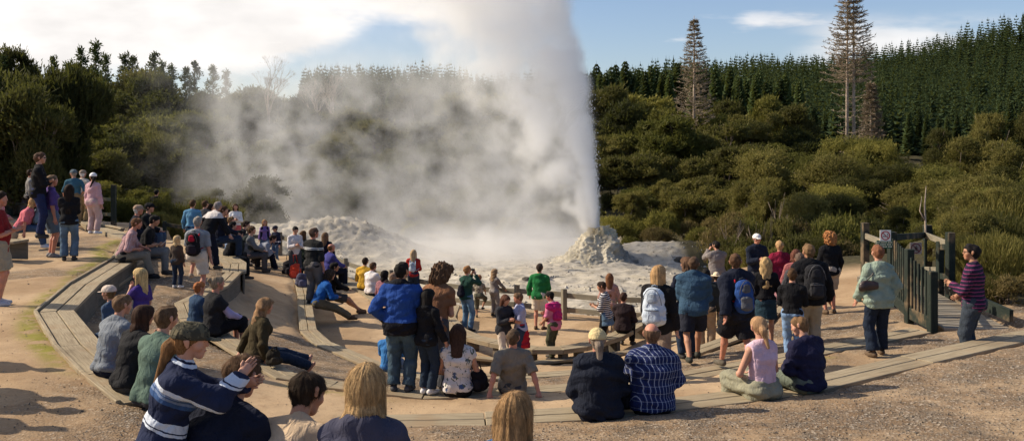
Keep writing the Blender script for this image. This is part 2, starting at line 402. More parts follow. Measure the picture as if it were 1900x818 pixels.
def curls(seed, amp, sc=38):
    r = random.Random(seed); W = [(r.uniform(-1, 1), r.uniform(-1, 1), r.uniform(-1, 1), r.uniform(0, 6)) for _ in range(6)]
    def f(X, Y, Z):
        d = 0
        for a, b, c, p in W:
            l = sc / math.sqrt(a * a + b * b + c * c); d = d + np.sin((X * a + Y * b + Z * c) * l + p)
        return d * (amp / 2.5)
    return f
def ik(S, T, l1, l2, pole):
    d = T - S; L = np.linalg.norm(d); u = d / (L + 1e-9); L = min(max(L, abs(l1 - l2) + .02), (l1 + l2) * .995)
    a = (l1 * l1 - l2 * l2 + L * L) / (2 * L); hgt = math.sqrt(max(l1 * l1 - a * a, 0))
    p = pole - (pole @ u) * u; p = nrm(p)
    return S + u * a + p * hgt, S + u * L
def rotx(v, a): c, s = cos(a), sin(a); return V(v[0], v[1] * c - v[2] * s, v[1] * s + v[2] * c)
def frame(lean, side, twist):
    """right, forward, up after leaning forward (deg), sideways, turning"""
    l, s, t = R(lean), R(side), R(twist)
    def f(v):
        x, y, z = v; x, y = x * cos(t) + y * sin(t), -x * sin(t) + y * cos(t)
        y, z = y * cos(l) + z * sin(l), -y * sin(l) + z * cos(l)
        x, z = x * cos(s) + z * sin(s), -x * sin(s) + z * cos(s)
        return V(x, y, z)
    return f(V(1, 0, 0)), f(V(0, 1, 0)), f(V(0, 0, 1))

ARM = {  # hand relative to the shoulder, in the torso frame of a 1.75 m body, for the right arm; then the way the elbow points
 'down': ((.09, .04, -.53), (.3, -1, 0)), 'loose': ((.12, .14, -.49), (.5, -1, 0)), 'pocket': ((.04, .07, -.47), (.8, -.9, 0)),
 'lap': ((-.10, .30, -.40), (.7, -.5, -.4)), 'knee': ((-.02, .44, -.30), (.8, -.2, -.6)), 'crossed': ((-.24, .20, -.22), (.6, .1, -.8)),
 'camera': ((-.10, .26, .13), (.6, .1, -1)), 'hold': ((-.12, .27, -.20), (.45, -.2, -.9)), 'hip': ((.0, .06, -.40), (1, -.7, 0)),
 'prop': ((.16, -.30, -.50), (.4, -1, .1)), 'chin': ((-.10, .20, .03), (.4, .4, -1)), 'reach': ((.05, .50, -.10), (.5, 0, -1)),
 'back': ((-.1, -.16, -.42), (1, -.4, 0)), 'rail': ((.0, .38, -.38), (.6, -.6, -.2)), 'swing': ((.10, -.20, -.48), (.2, -1, 0)),
 'head': ((-.12, .46, -.02), (.6, .0, -1)), 'front': ((-.05, .28, -.40), (.6, -.7, -.2)), 'far': ((.02, .44, -.36), (.4, -.5, -.6)),
}
SKIN = {'fair': (.50, .27, .185), 'tan': (.42, .215, .13), 'red': (.50, .23, .155), 'dark': (.27, .14, .085), 'pale': (.56, .33, .245)}
NPEOPLE = [0]; LOG = []
GRP = 'visitors gathered around the geyser'
def person(label, px, top=None, s=None, py=None, ring=None, a=0, h=None, sex='m', bulk=1.0, lean=0, bend=0, side=0, twist=0, head=(0, 0), arms=('down', 'down'),
           feet='stand', hair=('short', (.06, .035, .02)), shirt=None, pants=None, shoe=(.05, .045, .04), skin='fair', dz=0.0, hat=None, pack=None, extra=None, name='person', ht_=None, fix=False, eyes=None, dxy=(0, 0), kid=False):
    NPEOPLE[0] += 1; seed = NPEOPLE[0]; sit = feet.startswith('sit')
    if ring:
        c = ray_ring(px, ring); sh = {'A': .19, 'C': .08}.get(ring, 0) if sit else 0; q_ = nrm(c[:2] - CEN) * sh; c[1] += q_[1]; c[0] = (px - CX) / F0 * c[1]; X, Y, base = c[0], c[1], c[2] + .015; s = F0 / Y
        drop = c[3]
    else:
        if py is not None:
            g = F0 / s; best = None; prev = None
            for Yd in np.arange(g * .8, g * 1.25, .05):
                x = (px - CX) / F0 * Yd; zz = tz(x, Yd); zr = CZ - (py - HY) / F0 * Yd; dd = zr - zz
                if prev is not None and prev > 0 >= dd and (best is None or abs(Yd - g) < abs(best - g)): best = Yd
                prev = dd
            if best is None: best = g; LOG.append(('nofoot', label, s))
            s = F0 / best
        drop = .4
    # ---- skeleton at unit scale
    fem = sex == 'f'
    pz = .105 if sit else (.90 if feet.startswith('walk') else .925)
    if feet == 'kneel': pz = .45
    r1, f1, u1 = frame(lean - bend * .35, side, 0); r2, f2, u2 = frame(lean + bend * .65, side, twist)
    P = V(0, -.10 if (sit and lean > 12) else 0, pz); W = P + u1 * .15; C = W + u2 * .19; N = C + u2 * .165
    if sit: P = P + V(0, 0, 0)
    hr, hf, hu = frame((lean + bend) * .35 + head[1], side * .5, head[0] + twist)
    hs = 1.0 if not kid else 1.17
    Hc = N + (u2 * .45 + hu * .55) * .185 * (hs ** .5) + hf * .02
    topz = Hc[2] + hu[2] * .118 * hs
    if not ring:
        if py is None and top is not None and h is None and not fix:
            tgt = ht_ or (1.28 if kid else (1.64 if fem else 1.76)); g = F0 / s; best = (9e9, g)
            for Yd in np.linspace(g * .80, g * 1.22, 60):
                zt = CZ - (top - HY) / F0 * Yd; kk_ = (zt - tz((px - CX) / F0 * Yd, Yd) - dz) / topz; e = abs(kk_ * 1.75 - tgt) + .35 * abs(Yd / g - 1)
                if e < best[0]: best = (e, Yd)
            s = F0 / best[1]
        Y = F0 / s; X = (px - CX) / s; base = tz(X, Y)
    base += dz; X += dxy[0]; Y += dxy[1]
    if h is None:
        tw = CZ - (top - HY) / s; k = (tw - base) / topz; h = 1.75 * k
    else:
        k = h / 1.75
        if top is not None: base = CZ - (top - HY) / s - topz * k
    NM = 1.0
    LOG.append((label[:44], round(X, 1), round(Y, 1), 'H%.2f' % (CZ - base), 'h=%.2f' % h, 's=%.0f' % s))
    vox = min(max(.85 / (.54 * s), .0065), .016)
    sw = (.165 if fem else .19) * (.92 if kid else 1); hipw = .088
    SH = [C + u2 * .092 - r2 * sw, C + u2 * .092 + r2 * sw]
    if pack == 'dummy': pass
    AR = []
    for i, nm in enumerate(arms):
        sg = -1 if i == 0 else 1
        t_, p_ = ARM[nm] if isinstance(nm, str) else (nm, (.6, -.4, -.6))
        if isinstance(nm, str) and nm in ('prop',):
            T = SH[i] + r2 * t_[0] * sg; T = V(T[0], T[1] - .24, (.03 if sit else T[2] - .5))
        elif isinstance(nm, str) and nm in ('lap', 'knee', 'front') and sit:
            T = V(sg * .10, P[1] + (.42 if nm == 'knee' else .27), P[2] + .12)
        else: T = SH[i] + r2 * t_[0] * sg + f2 * t_[1] + u2 * t_[2]
        E, H_ = ik(SH[i], T, .285, .255, r2 * p_[0] * sg + f2 * p_[1] + u2 * p_[2]); AR.append((SH[i], E, H_))
    az = .08; dr = -(drop / k) + .08
    FT = {'stand': ((-.10, .0, az), (.10, .02, az)), 'wide': ((-.17, .02, az), (.17, .0, az)), 'step': ((-.10, -.02, az), (.13, .16, az)), 'narrow': ((-.065, 0, az), (.065, .03, az)),
          'walk': ((-.08, .34, az + .01), (.08, -.32, az + .05)), 'walk2': ((-.08, -.34, az + .06), (.08, .30, az + .01)), 'lunge': ((-.2, .16, az + .42), (.13, -.10, az)),
          'footup': ((-.1, 0, az), (.1, .2, az + .3)),
          'sit': ((-.12, .40, dr), (.12, .44, dr)), 'sitwide': ((-.24, .40, dr), (.24, .42, dr)), 'sittuck': ((-.10, .24, dr), (.10, .20, dr)), 'sitout': ((-.07, .74, dr), (.09, .70, dr)),
          'sitlong': ((-.06, .86, dr + .12), (.06, .84, dr + .04)), 'sitcross': ((.06, .50, dr), (-.04, .56, dr + .10)), 'situp': ((-.1, .42, -.02), (.1, .4, -.02)),
          'kneel': ((-.1, -.35, .1), (.1, -.35, .1))}[feet]
    LG = []
    for i in (0, 1):
        sg = -1 if i == 0 else 1; hp = P + r1 * hipw * sg - u1 * .02; T = V(*FT[i]); pole = V(sg * (.25 if not sit else .12), 1, .35 if not sit else 1.2)
        if feet == 'situp': pole = V(sg * .2, .3, 1.5)
        K, A = ik(hp, T, .43, .415, pole); tf = nrm(V(sg * .22, 1, 0)) if not feet.startswith('sitl') else nrm(V(sg * .3, .5, .8))
        LG.append((hp, K, A, tf))
    root = empty(name, label, 'person', (X, Y, base), -R(a), GRP)
    def add(nm, sd, mat, vx=None, extraV=None, smooth=True):
        v, q = sd.mesh((vx or vox) / k)
        v = v * k
        if extraV is not None:
            ev, eq, et = extraV; eq = np.array(eq).reshape(-1, 4) + len(v); et = np.array(et).reshape(-1, 3) + len(v); v = np.concatenate([v, ev * k]); q = np.concatenate([q, eq])
            me = mesh_np(nm, v, q, et)
        else: me = mesh_np(nm, v, q)
        return link(nm, me, mat, root)
    bt = bulk; belly = max(0, bulk - 1)
    def ea(r, asp, inf): return (r * asp + max(inf, 0)) / (r + max(inf, 0)) if inf > 0 else asp
    def torso(S, inf, shoulders=True, kk=.05):
        S.cone(P, W, (.115 if fem else .108) * bt + inf, (.088 if fem else .095) * bt + inf, kk, r1, ea(.1 * bt, 1.42 if fem else 1.38, inf))
        S.cone(W, C, (.088 if fem else .096) * bt + inf, .108 * bt + inf, kk, r2, ea(.1 * bt, 1.36 if fem else 1.45, inf))
        S.cone(C, C + u2 * .085, .106 * bt + inf, .070 + inf, kk, r2, ea(.09, 1.42, inf))
        if belly > 0: S.ball(W + f1 * .05, .10 + belly * .12 + inf, .06, r1, 1.2)
        for sg in (-1, 1):
            S.ball(P + r1 * .075 * sg - f1 * .045 - u1 * .02, .095 * bt + inf, .05)
            S.cone(C + u2 * .085 + r2 * sg * .05, C + u2 * .090 + r2 * sg * (sw - .012), .060 + inf, .050 + inf, .045)
            S.cone(N + u2 * .012, C + u2 * .105 + r2 * sg * (sw * .72), .046 + inf * .7, .044 + inf * .9, .06)
            if fem and not kid: S.ball(C + u2 * .02 + r2 * sg * .07 + f2 * .085, .052 + inf, .04)
        return S
    def arm(S, i, inf, upto=2.0, kk=.03, flare=0.0):
        A0, E, H_ = AR[i]
        if upto < 1:
            e = A0 + (E - A0) * upto; u = nrm(E - A0); S.cone(A0, e + u * .05, .052 + inf, .050 + inf + flare, kk, cuts=[(e, u)])
        else:
            S.cone(A0, E, .050 + inf, .040 + inf, kk); f = upto - 1; e = E + (H_ - E) * min(f, .97); u = nrm(H_ - E)
            S.cone(E, e + u * .03, .041 + inf, (.041 - .011 * f) + inf + flare, kk, cuts=[(e + u * .0, u)])
    def leg(S, i, inf, upto=2.0, flare=0.0, kk=.035):
        hp, K, A, tf = LG[i]
        if upto <= 1.0:
            e = hp + (K - hp) * upto; u = nrm(K - hp); S.cone(hp, e + u * .06, .092 * bt + inf, .075 + inf + flare, kk, cuts=[(e, u)])
        else:
            S.cone(hp, K, .090 * bt ** .5 + inf, .058 + inf, kk); f = upto - 1; e = K + (A - K) * f; u = nrm(A - K)
            S.cone(K, e + u * .05, .056 + inf, .044 + inf + flare, kk, cuts=[(e + u * .02, u)])
    # ---- body: one continuous skin
    B = Sdf(); torso(B, -.006)
    for i in (0, 1):
        A0, E, H_ = AR[i]; sg = -1 if i == 0 else 1
        B.cone(A0, E, .046, .036, .03); m = E + (H_ - E) * .3; B.cone(E, m, .037, .038, .02); B.cone(m, H_, .038, .024, .02)
        hd = nrm(H_ - E); pal = H_ + hd * .055; sidev = nrm(np.cross(hd, r2) + 1e-6) if abs(hd @ r2) < .9 else f2
        if arms[i] in ('prop', 'lap', 'knee'): hd2 = nrm(hd * .4 + V(0, .7 if arms[i] != 'prop' else -.4, -.35)); pal = H_ + hd2 * .05; sidev = V(1, 0, 0)
        else: hd2 = hd
        B.cone(H_, pal, .023, .024, .015, sidev, 1.5); AR[i] = (A0, E, H_); LGh = (pal, hd2, sidev, sg)
        if i == 0: hands = []
        hands.append(LGh)
        hp, K, A, tf = LG[i]; B.cone(hp, K, .080, .050, .03); c = K + (A - K) * .3 - tf * .012
        B.cone(K, c, .049, .053, .02); B.cone(c, A, .053, .034, .02); B.cone(A - tf * .03 - V(0, 0, .035), A + tf * .11 - V(0, 0, .05), .034, .028, .02)
    nb = N - u2 * .02 + f2 * .0; ht = lambda x, y, z: Hc + (hr * x + hf * y + hu * z) * hs
    B.cone(nb, ht(0, -.015, -.05), .056, .052, .02)
    B.cone(ht(0, -.028, .022), ht(0, .022, .026), .080 * hs, .078 * hs, .02, hr, .93)
    B.cone(ht(0, .045, .01), ht(0, .052, -.045), .056 * hs, .046 * hs, .02); B.ball(ht(0, .068, -.082), .027 * hs, .022, hr, 1.25)
    B.cone(ht(0, .098, .012), ht(0, .112, -.016), .007 * hs, .012 * hs, .012); B.ball(ht(0, .094, -.052), .011 * hs, .012, hr, 1.7)
    for sg in (-1, 1):
        B.cone(ht(sg * .083, -.012, .014), ht(sg * .083, -.004, -.018), .021 * hs, .013 * hs, .006, hr, .6); B.ball(ht(sg * .034, .083, .032), .014 * hs, .012, hr, 1.5)
        B.ball(ht(sg * .045, .06, -.02), .03 * hs, .02)
    T = MB()
    for pal, hd2, sd, sg in hands:
        other = nrm(np.cross(hd2, sd))
        if sd @ V(1, .2, 0) * sg < 0: thumb = sd * 1.0
        else: thumb = -sd
        for fi, (off, ln) in enumerate(((-.027, .062), (-.009, .074), (.010, .070), (.027, .054))):
            b0 = pal + sd * off; cv = -other * .35 if sg > 0 else other * .35
            p1 = b0 + hd2 * ln * .5 + cv * .01; p2 = p1 + nrm(hd2 + cv * (1.1 + .2 * fi)) * ln * .32; p3 = p2 + nrm(hd2 * .6 + cv * 2.2) * ln * .28
            T.tube([b0 - hd2 * .01, p1, p2, p3], [.0095, .0088, .008, .006], 6)
        b0 = pal - hd2 * .035 + thumb * .022; T.tube([b0, b0 + thumb * .022 + hd2 * .022, b0 + thumb * .027 + hd2 * .048], [.011, .0095, .007], 6)
    add('body', B, skinmat(SKIN[skin]), extraV=(np.concatenate(T.v), T.q, T.t))
    # ---- clothes
    if pants:
        pc, kind = pants[0], pants[1]; opt = pants[2] if len(pants) > 2 else {}
        S = Sdf(); inf = opt.get('inf', .016); up = {'long': 1.90, 'short': .88, 'capri': 1.35, 'mini': .5}.get(kind, 1.9)
        if kind == 'skirt':
            ln = opt.get('len', .42); S.cone(P + u1 * .08, P - u1 * .05, .10 + inf, .125 + inf, .04, r1, 1.3); e = P - u1 * ln
            S.cone(P - u1 * .05, e - u1 * .1, .125 + inf, .15 + inf, .04, r1, 1.35, cuts=[(e, -u1)]); S.cut(P + u1 * .10, u1)
        else:
            S.cone(P, P + u1 * .09, (.113 if fem else .108) * bt + inf, .100 * bt + inf, .04, r1, ea(.105 * bt, 1.40, inf), cuts=[(P + u1 * .085, u1)])
            for sg in (-1, 1): S.ball(P + r1 * .075 * sg - f1 * .045 - u1 * .02, .096 * bt + inf, .05)
            for i in (0, 1): leg(S, i, inf, up, opt.get('flare', .008))
        S.disp = folds(seed * 7 + 1, opt.get('fold', .005))
        add('trousers' if kind in ('long', 'capri') else ('skirt' if kind == 'skirt' else 'shorts'), S, cloth(pc, *opt.get('pat', ())))
    if shirt:
        sc_, sl = shirt[0], shirt[1]; opt = shirt[2] if len(shirt) > 2 else {}
        inf = opt.get('inf', .018); hem = opt.get('hem', .06); S = Sdf(); torso(S, inf); col = opt.get('collar', .0)
        if hem > .06 and not sit: S.cone(P, P - u1 * (hem + .05), .110 * bt + inf, .114 * bt + inf, .04, r1, ea(.11 * bt, 1.42, inf))
        tc = [(N + u2 * (.015 + col), nrm(u2 + f2 * .35)), (P - u1 * (hem if not sit else .045), -u1)]; S.p = [q[:7] + (tc,) for q in S.p]
        if sl > 0:
            for i in (0, 1): arm(S, i, inf * .75 + .002, sl, flare=opt.get('flare', .004))
        if opt.get('hood'):
            S.cone(N - f2 * .065 - r2 * .05 - u2 * .0, N - f2 * .065 + r2 * .05, .045, .045, .03); S.cone(N - f2 * .09 - u2 * .07, N - f2 * .085, .03, .045, .03, r2, 1.8)
        S.disp = folds(seed * 13 + 5, opt.get('fold', .006))
        if col > 0: S.cone(N - u2 * .03, N + u2 * col, .064 + inf * .5, .062, .02)
        if sl == 0:
            for sg in (-1, 1): S.cut(C + r2 * sg * (sw + .0), nrm(r2 * sg - u2 * .1))
        add('shirt' if inf < .024 else 'jacket', S, cloth(sc_, *opt.get('pat', ())))
        if opt.get('band'):       # an undershirt showing under the hem
            S = Sdf(); S.cone(P - u1 * (hem + .05), P + u1 * .1, .118 + inf * .7, .11 + inf * .7, .03, r1, 1.42); S.cut(P - u1 * (hem + .05), -u1); S.cut(P + u1 * .08, u1); add('undershirt', S, cloth(opt['band']))
        if opt.get('wrap'):       # a garment knotted round the waist
            wc, wl = opt['wrap']; S = Sdf(); S.cone(P + u1 * .07, P - u1 * (wl + .05), .115 + inf, .16 + inf, .04, r1, 1.35); S.cut(P + u1 * .09, u1); S.cut(P - u1 * wl, -u1); S.cut(P + f1 * .06, f1)
            S.disp = folds(seed + 99, .012); add('tied_sweater', S, cloth(wc))
        if opt.get('shawl'):
            S = Sdf(); w = opt['shawl']
            for sg in (-1, 1): S.cone(N + r2 * sg * .05, C + u2 * .1 + r2 * sg * (sw + .02), .075, .085, .04); S.cone(C + u2 * .1 + r2 * sg * (sw - .02) + f2 * .04, C - u2 * .25 + r2 * sg * .10 + f2 * .14, .05, .03, .03)
            S.cone(C - f2 * .08 + u2 * .08, W - f2 * .12, .11, .10, .05, r2, 1.5); S.cut(N + u2 * .02, u2); S.disp = folds(seed + 3, .014); add('shawl', S, cloth(w))
    if shoe is not None:
        for i in (0, 1):
            hp, K, A, tf = LG[i]; S = Sdf(); d = V(0, 0, 1)
            if feet.startswith('sitlong'): d = nrm(A - K) * -1
            S.cone(A - tf * .04 - d * .035, A + tf * .06 - d * .045, .044, .043, .02); S.cone(A + tf * .06 - d * .048, A + tf * .15 - d * .053, .042, .032, .02); S.cone(A - d * .03, A + d * .02, .045, .045, .02, cuts=[(A + d * .02, d)]); S.cut(A - d * .080, -d)
            add('shoe', S, simple('shoe', shoe, .7, .2), vx=min(vox, .010))
    # ---- hair and hats
    hv = min(vox, .009)
    if hair:
        st, hc = hair[0], hair[1]; ln = hair[2] if len(hair) > 2 else .3
        S = Sdf(); hatoff = -.006 if hat else 0; th_ = hatoff + {'curly': .034, 'long': .018, 'bob': .022, 'wavy': .028}.get(st, .012) * hs
        cutn = nrm(hf * 1.0 - hu * .95); cutp = ht(0, .045, .012)
        cuts = [(cutp, cutn)]
        if st == 'bald': cuts = [(ht(0, .0, .045), hu), (ht(0, .01, 0), hf)]
        if st in ('long', 'bob', 'wavy', 'curly'): cuts = [(ht(0, .062, .012), nrm(hf - hu * .55))]
        S.cone(ht(0, -.028, .022), ht(0, .022, .026), .080 * hs + th_, .078 * hs + th_, 0, hr, .95, cuts=cuts)
        if st in ('short', 'bald', 'pony', 'bun'): S.cone(ht(0, -.045, -.01), ht(0, -.035, -.055), (.060) * hs, .050 * hs, .02, hr, 1.15, cuts=[(ht(0, -.015, 0), hf)])
        if st == 'short' and not hat: S.ball(ht(0, .03, .080), .042 * hs, .03, hr, 1.3)
        if st in ('long', 'wavy', 'bob'):
            if st == 'bob': ln = min(ln, .17)
            wd = .095 if st != 'wavy' else .105
            b1 = ht(0, -.055, -.03); b2 = N - f2 * .09 - u2 * (ln - .17) if ln > .2 else ht(0, -.06, -ln)
            S.cone(b1, b2, wd * .72, wd * (.5 if ln > .2 else .56), .04, hr, 1.25 if ln <= .2 else 1.55)
            for sg in (-1, 1): S.cone(ht(sg * .078, -.012, .01), (ht(sg * .088, .0, -ln * .85) if ln <= .2 else ht(sg * .085, .005, -.16)), .032, .026, .03)
            if st == 'bob':
                for sg in (-1, 1): S.cone(ht(sg * .062, -.045, -ln * .72), ht(sg * .118, -.05, -ln * 1.02), .034, .012, .03)
                S.cone(ht(0, -.10, -ln * .8), ht(0, -.125, -ln * 1.03), .032, .012, .03, hr, 2.0)
            if ln > .2 and st == 'wavy':
                for sg in (-1, 1): S.cone(ht(sg * .07, -.04, -.12), N - f2 * .09 - u2 * (ln - .2) + r2 * sg * .08, .045, .022, .03)
        if st == 'pony':
            q1 = ht(0, -.128, -.05); q2 = N - f2 * .125 + (q1 - Hc - hf * ((q1 - Hc) @ hf)) * 0 - u2 * max(ln - .20, .02); S.cone(ht(0, -.085, .025), q1, .030, .040, .02); S.cone(q1, q2, .040, .016, .03)
        if st == 'bun': S.ball(ht(0, -.115, .05), .04, .01)
        if st == 'curly': S.cone(ht(0, -.035, .0), ht(0, -.05, -.03 - ln * .5), .104 * hs + ln * .10, .100 * hs + ln * .08, .04, hr, 1.12, cuts=[(ht(0, .035, 0), hf)]); 
        S.disp = curls(seed, .015 if st == 'curly' else (.004 if st == 'short' else .006), 115 if st == 'curly' else (100 if st == 'short' else 70)) if st in ('curly', 'wavy', 'short') else strands(Hc, seed, .0035)
        if hv < .0075: S.disp = (lambda f1_, f2_: (lambda X, Y, Z: f1_(X, Y, Z) + f2_(X, Y, Z)))(S.disp, strands(Hc, seed + 3, .003))
        ho = add('hair', S, hairmat(hc), vx=hv)
        if s > 240 and not hat: wisps(ho, root, hc, Hc * k, hu, seed, k, st)
    if hat:
        kind, c1 = hat[0], hat[1]; opt = hat[2] if len(hat) > 2 else (); S = Sdf()
        if kind in ('cap', 'beanie'):
            S.cone(ht(0, -.03, .03), ht(0, .024, .036), .084 * hs + .017, .080 * hs + .015, .01, hr, .96, cuts=[(ht(0, 0, .022 if kind == 'cap' else -.005), -hu)])
            if kind == 'cap': S.cone(ht(0, .09, .030), ht(0, .155, .022), .060 * hs, .052 * hs, .012, hu, .13, cuts=None)
        else:
            S.cone(ht(0, -.02, .04), ht(0, .02, .04), .088 * hs, .088 * hs, .01, hr, .98, cuts=[(ht(0, 0, .03), -hu)]); S.cone(ht(0, -.01, .03), ht(0, .012, .03), .145 * hs, .145 * hs, .02, hu, .09)
        add('hat', S, cloth(c1, *opt), vx=min(hv, .0075))
    if eyes is None: eyes = abs(((a + head[0] + twist + 180) % 360) - 180) > 55 and s > 72
    if eyes:
        for sg in (-1, 1):
            for nm, rad, off, cc in (('eye', .0115, .083, (.7, .66, .62)), ('iris', .0062, .0895, (.03, .02, .015))):
                m = MB(); c = ht(sg * .033, off, .008) * k; n = 8; r_ = rad * k * hs
                m.tube([c + hf * r_ * t for t in (-.95, -.5, 0, .5, .95)], [r_ * .3, r_ * .87, r_, r_ * .87, r_ * .3], n); m.build(nm, simple(nm, cc, .3, .05, 5), root, True)
        m = MB(); m.tube([(ht(x, .1055 - abs(x) * .35, -.052 + abs(x) * .04)) * k for x in (-.022, -.011, 0, .011, .022)], [.001, .0035 * k, .0045 * k, .0035 * k, .001], 6); m.build('mouth', simple('lips', (.33, .10, .08), .5, .05, 5), root, True)
        for sg in (-1, 1):
            m = MB(); m.tube([ht(sg * x, .094 - (x - .03) ** 2 * 12, .030 + .004 * (x > .02)) * k for x in (.016, .03, .046)], [.0025 * k] * 3, 5); m.build('eyebrow', hairmat(dk(hair[1] if hair else (.1, .06, .04), .7)), root, True)
    J = dict(P=P * k, W=W * k, C=C * k, N=N * k, Hc=Hc * k, r=r2, f=f2, u=u2, k=k, AR=[tuple(q * k for q in A_) for A_ in AR], ht=lambda x, y, z: ht(x, y, z) * k, root=root, s=s, LG=LG, vox=vox, hr=hr, hf=hf, hu=hu)
    if pack: backpack(J, *pack)
    if extra: extra(J)
    return J
def wisps(ho, root, hc, Hc, hu, seed, k, st):
    """loose strands lying over a near head of hair, part of the hair"""
    r = np.random.RandomState(seed); me = ho.data; n = len(me.vertices); co = np.empty(n * 3, np.float32); me.vertices.foreach_get('co', co); co = co.reshape(-1, 3)
    no = np.empty(n * 3, np.float32); me.vertices.foreach_get('normal', no); no = no.reshape(-1, 3)
    m = MB(); V_, Q_ = [], []; b = 0; top = co[:, 2].max()
    for i in r.choice(n, 2600):
        p = co[i].astype(float); L = r.uniform(.02, .06) * (1.6 if st in ('long', 'bob', 'pony') else .8); w = .0011; pts = []
        nn = no[i].astype(float); j = i
        for q in range(5):
            pts.append(p + nn * (.0012 + .0028 * r.rand()))
            away = p - Hc; dn = V(0, 0, -1) + .55 * nrm(V(away[0], away[1], 0)) * (p[2] > Hc[2] + .04) + r.normal(0, .12, 3); dn = dn - (dn @ nn) * nn; p = p + nrm(dn) * L / 4
            d2 = ((co - p) ** 2).sum(1) if q < 0 else None
        sd = nrm(np.cross(nn, nrm(pts[-1] - pts[0])))
        for t, q in enumerate(pts): ww = w * (1 - t / 5.5); V_ += [q - sd * ww, q + sd * ww]
        for t in range(4): Q_.append([b + 2 * t, b + 2 * t + 1, b + 2 * t + 3, b + 2 * t + 2])
        b += 10
    q0 = np.empty(len(me.loops), np.int32); me.loops.foreach_get('vertex_index', q0)
    nm = mesh_np('hair', np.concatenate([co, np.array(V_)]), np.concatenate([q0.reshape(-1, 4), np.array(Q_) + n])); nm.materials.append(me.materials[0]); ho.data = nm
def rbox(S, c, hx, hy, hz, r, u, f, rr):
    """rounded box as a bundle of capsules"""
    for a in (-1, 1):
        for b in (-1, 1): S.cone(c + rr * hx * a + f * hy * b - u * hz, c + rr * hx * a + f * hy * b + u * hz, r, r, .0)
    for z in np.linspace(-1, 1, 5): S.cone(c - rr * hx + u * hz * z, c + rr * hx + u * hz * z, r + hy, r + hy * .98, .03)
def backpack(J, label, c1, c2, size=1.0, strap=None, low=0.0, name='backpack'):
    k = J['k']; root = J['root']; C, f, r, u = J['C'] / k, J['f'], J['r'], J['u']; t = empty(name, label, 'backpack', root.location, root.rotation_euler[2], 'bags the visitors carry')
    c = C - f * (.20 + .02) - u * (.08 + low); vx = min(J['vox'], .011)
    def add(nm, S, m): v, q = S.mesh(vx / k); return link(nm, mesh_np(nm, v * k, q), m, t)
    S = Sdf(); z = size; S.cone(c - u * .15 * z, c + u * .13 * z, .105 * z, .085 * z, .05, r, 1.42); S.ball(c + u * .15 * z, .075 * z, .05, r, 1.3); S.disp = folds(len(label), .007); add('pack_body', S, cloth(c1))
    S = Sdf(); cp = c - f * .085 * z - u * .10 * z; S.cone(cp - u * .06 * z, cp + u * .05 * z, .052 * z, .045 * z, .03, r, 1.9); S.disp = folds(len(label) + 5, .005); add('front_pocket', S, cloth(c2))
    S = Sdf(); cp = c - f * .075 * z + u * .10 * z; S.cone(cp - u * .02 * z, cp + u * .05 * z, .04 * z, .035 * z, .03, r, 1.8); add('top_pocket', S, cloth(strap if strap and size > .97 and strap[0] > .44 and c1[0] < .1 else dk(c2, .8)))
    m = MB(); cp = c - f * (.085 + .055) * z; m.tube([(cp + r * x * z - u * (.03 + .5 * x * x) * z + f * x * x * 4) * k for x in (-.09, -.05, 0, .05, .09)], .005 * k, 5); cq = c - f * .085 * z; m.tube([(cq + r * sg * .125 * z * cos(q) + u * .235 * z * sin(q) - f * .02) * k for sg in (1,) for q in np.linspace(.15, pi - .15, 11)], .006 * k, 5); m.build('zip', cloth(dk(c1, .25) if c1[0] > .1 else (.10, .10, .11)), t, True)
    m = MB(); m.tube([(c + u * .235 * z + f * .04 + r * x + u * (.03 - 16 * x * x * .6)) * k for x in (-.045, 0, .045)], .009 * k, 5); m.build('grab_loop', cloth(dk(c2, .6)), t, True)
    for sg in (-1, 1):
        m = MB(); p = [C - f * .16 - u * .20 + r * sg * .10, C - f * .12 + u * .10 + r * sg * .085, C + u * .195 + r * sg * .10, C + u * .13 + f * .115 + r * sg * .115, C - u * .06 + f * .15 + r * sg * .13, C - u * .15 + f * .02 + r * sg * .19, C - f * .15 - u * .2 + r * sg * .12]
        m.tube([q * k for q in p], .016 * k, 6); m.build('shoulder_strap', cloth(strap or dk(c2, .8)), t, True)
# ------------------------------------------------------------------ camera, light, sky
cam = bpy.data.cameras.new('camera'); co_ = bpy.data.objects.new('camera', cam); COL.objects.link(co_); SC.camera = co_
co_.location = (0, 0, CZ); co_.rotation_euler = (pi / 2, 0, 0); cam.sensor_width = 36; cam.lens = F0 / 1900 * 36; cam.shift_y = -(409 - HY) / 1900; cam.clip_end = 2000; cam.clip_start = .1
SUN_EL, SUN_DIR = 36.0, nrm((-1, .17, 0))
sl = bpy.data.lights.new('sun', 'SUN'); sl.energy = 5.0; sl.angle = R(.53); sl.color = (1, .87, .68); so = bpy.data.objects.new('sun', sl); COL.objects.link(so)
sd = V(SUN_DIR[0] * cos(R(SUN_EL)), SUN_DIR[1] * cos(R(SUN_EL)), sin(R(SUN_EL))); so.rotation_euler = Vector(sd).to_track_quat('Z', 'Y').to_euler()
wd = bpy.data.worlds.new('World'); SC.world = wd; wd.use_nodes = True; t = NT(wd.node_tree); bg = t.n['Background']
sky = t.new('ShaderNodeTexSky'); sky.sky_type = 'NISHITA'; sky.sun_disc = False; sky.sun_elevation = R(SUN_EL); sky.sun_rotation = math.atan2(sd[0], sd[1]); sky.dust_density = .6; sky.ozone_density = 2.0
gen = t.new('ShaderNodeTexCoord').outputs['Generated']; x, y, z = t.sep(gen); yy = t.m('MAXIMUM', y, .05)
u = t.m('DIVIDE', x, yy); v = t.m('DIVIDE', z, yy)                       # sky directions: u across, v up
cc = t.comb(t.m('MULTIPLY', u, 3.0), t.m('MULTIPLY', v, 8.0), 0.0)
